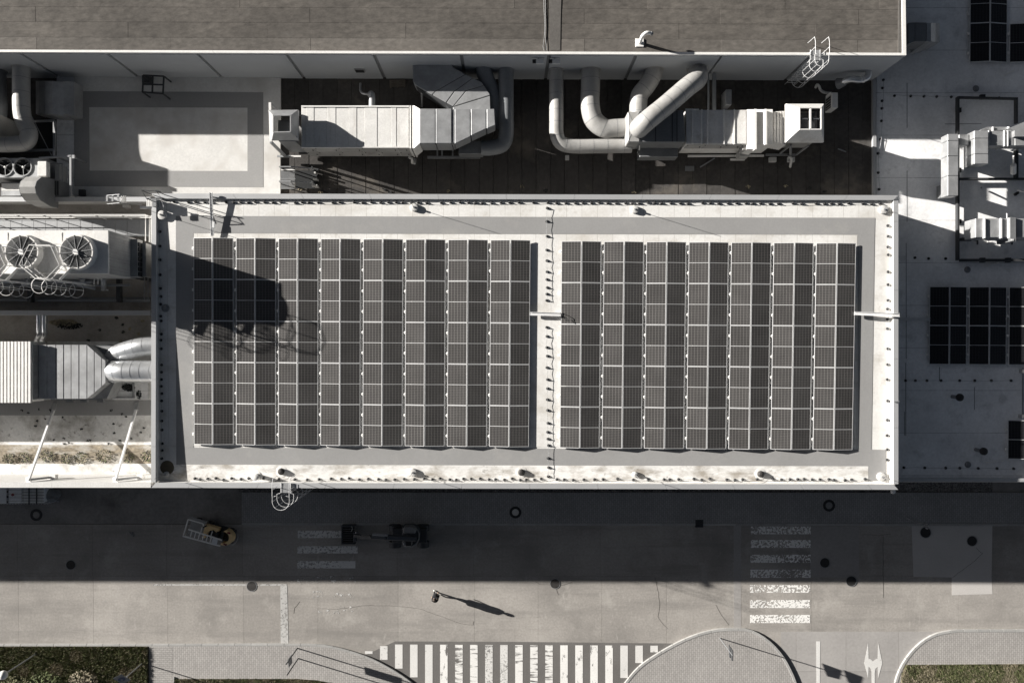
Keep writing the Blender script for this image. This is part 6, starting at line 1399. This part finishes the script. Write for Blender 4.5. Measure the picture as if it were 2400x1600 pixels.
# shrubs at the lower left corner
for i, (px, py, r_, nn, mm) in enumerate(((196, 1592, .75, 420, m_dry), (110, 1596, .8, 420, m_leaf), (40, 1604, .8, 380, m_leaf2))):
    c = P(px, py, .13); t = T('shrub', ['pale twiggy shrub on the bottom left lawn', 'dark leafy shrub next to the pale twiggy one', 'olive shrub below the white globe lamp'][i], 'shrub', c)
    mb = MB()
    for _ in range(nn):
        a = random.random()*6.28; rr = r_*math.sqrt(random.random()); z = random.uniform(.05, .6)*(1-(rr/r_)**2*.7); p = c+Vector((rr*math.cos(a)*1.2, rr*math.sin(a)*.8, z))
        u = Vector((random.uniform(-1, 1), random.uniform(-1, 1), random.uniform(-.4, .6))).normalized()*random.uniform(.04, .09); v = u.cross(Vector((random.uniform(-.4, .4), random.uniform(-.4, .4), 1))).normalized()*random.uniform(.02, .04)
        mb.add([p-u, p+v, p+u, p-v], [(0, 1, 2, 3)])
    mb.build('leaves', mm, t)
    for k in range(5): a = k*1.3; MB().tube([c, c+Vector((.3*math.cos(a), .25*math.sin(a), .4))], .012, 5).build('branch', m_bark, t)

# ------------------------------------------------------------------ person walking, long shadow
base = P(1024, 1389, 0); hgt = 1.56; k_ = hgt/1.75
fd = Vector((-.42, .9, 0)).normalized(); rt = Vector((fd.y, -fd.x, 0))       # walks up the picture
def B(r_, f_, z): return base+rt*r_*k_+fd*f_*k_+Vector((0, 0, z*k_))
t = T('person', 'person in dark clothes and white shoes walking across the sunlit road', 'person', base)
J = {'pelvis': (B(0, 0, .95), .13), 'waist': (B(0, .01, 1.1), .125), 'chest': (B(0, .02, 1.3), .15), 'neck0': (B(0, .02, 1.45), .075), 'neck': (B(0, .03, 1.52), .055), 'head': (B(0, .05, 1.62), .088), 'crown': (B(0, .05, 1.70), .07),
     'hipL': (B(-.09, 0, .9), .095), 'kneeL': (B(-.09, .12, .5), .062), 'ankL': (B(-.09, .16, .09), .042), 'toeL': (B(-.09, .30, .04), .035),
     'hipR': (B(.09, 0, .9), .095), 'kneeR': (B(.09, .02, .5), .062), 'ankR': (B(.09, -.22, .14), .042), 'toeR': (B(.09, -.10, .04), .035),
     'shL': (B(-.19, .02, 1.42), .065), 'elL': (B(-.25, -.06, 1.16), .045), 'wrL': (B(-.25, .04, .93), .032), 'palmL': (B(-.25, .08, .85), .03),
     'shR': (B(.19, .02, 1.42), .065), 'elR': (B(.26, .0, 1.16), .045), 'wrR': (B(.25, .14, .95), .032), 'palmR': (B(.25, .18, .87), .03)}
E = [('pelvis', 'waist'), ('waist', 'chest'), ('chest', 'neck0'), ('neck0', 'neck'), ('neck', 'head'), ('head', 'crown'), ('pelvis', 'hipL'), ('hipL', 'kneeL'), ('kneeL', 'ankL'), ('ankL', 'toeL'), ('pelvis', 'hipR'), ('hipR', 'kneeR'), ('kneeR', 'ankR'), ('ankR', 'toeR'),
     ('chest', 'shL'), ('shL', 'elL'), ('elL', 'wrL'), ('wrL', 'palmL'), ('chest', 'shR'), ('shR', 'elR'), ('elR', 'wrR'), ('wrR', 'palmR')]
for s_, n_ in ((-1, 'L'), (1, 'R')):
    pp = J['palm'+n_][0]
    for q in range(4):
        J[f'f{n_}{q}a'] = (pp+fd*(.03-.02*q)*k_+Vector((0, 0, -.045))*k_, .009); J[f'f{n_}{q}b'] = (pp+fd*(.035-.02*q+.012)*k_+Vector((0, 0, -.085-.008*(q in (1, 2))))*k_, .008); E += [('palm'+n_, f'f{n_}{q}a'), (f'f{n_}{q}a', f'f{n_}{q}b')]
    J[f'th{n_}'] = (pp+fd*.05*k_+Vector((0, 0, -.02)), .01); E.append(('palm'+n_, f'th{n_}'))
keys = list(J); me = bpy.data.meshes.new('body'); me.from_pydata([J[k][0]-base for k in keys], [(keys.index(a), keys.index(b_)) for a, b_ in E], [])
ob = bpy.data.objects.new('body', me); COL.objects.link(ob)
sk = ob.modifiers.new('skin', 'SKIN'); 
for i, k in enumerate(keys): me.skin_vertices[0].data[i].radius = (J[k][1]*k_*1.05,)*2; me.skin_vertices[0].data[i].use_root = (k == 'pelvis')
ss = ob.modifiers.new('sub', 'SUBSURF'); ss.levels = 1; ss.render_levels = 1
bpy.context.view_layer.update(); dg = bpy.context.evaluated_depsgraph_get(); me2 = bpy.data.meshes.new_from_object(ob.evaluated_get(dg))
ob.modifiers.clear(); ob.data = me2; me2.materials.clear(); me2.materials.append(m_cloth); me2.materials.append(m_skin); me2.materials.append(m_shoe)
for p in me2.polygons:
    z = p.center.z/k_; p.use_smooth = True; rr = abs(p.center.dot(rt))/k_
    p.material_index = 1 if z > 1.47 or (rr > .2 and z < .94) else (2 if z < .1 else 0)
ob.parent = t
hc = B(0, .035, 1.66); MB().lathe(hc, [(.1*k_, -.06*k_), (.106*k_, .0), (.095*k_, .05*k_), (.06*k_, .085*k_), (.01, .098*k_)], 18).build('hair', m_hair, t, smooth=True)
MB().lathe(B(0, .01, .98), [(.22*k_, -.25*k_), (.22*k_, .1*k_), (.24*k_, .3*k_), (.22*k_, .42*k_), (.08*k_, .5*k_)], 18).build('jacket', m_cloth, t, smooth=True)
for n_, s_ in (('L', -1), ('R', 1)):
    e = B(s_*.03, .13, 1.64); MB().lathe(e, [(.004, -.012), (.012, 0), (.004, .012)], 8).build('eye', m_white, t)
    MB().lathe(B(s_*.095, .04, 1.62), [(.006, -.03), (.018, 0), (.006, .03)], 8).build('ear', m_skin, t)
MB().beam(B(0, .12, 1.64), B(0, .155, 1.595), .022, .02).build('nose', m_skin, t); MB().beam(B(-.025, .125, 1.56), B(.025, .125, 1.56), .014, .01).build('mouth', m_red, t)
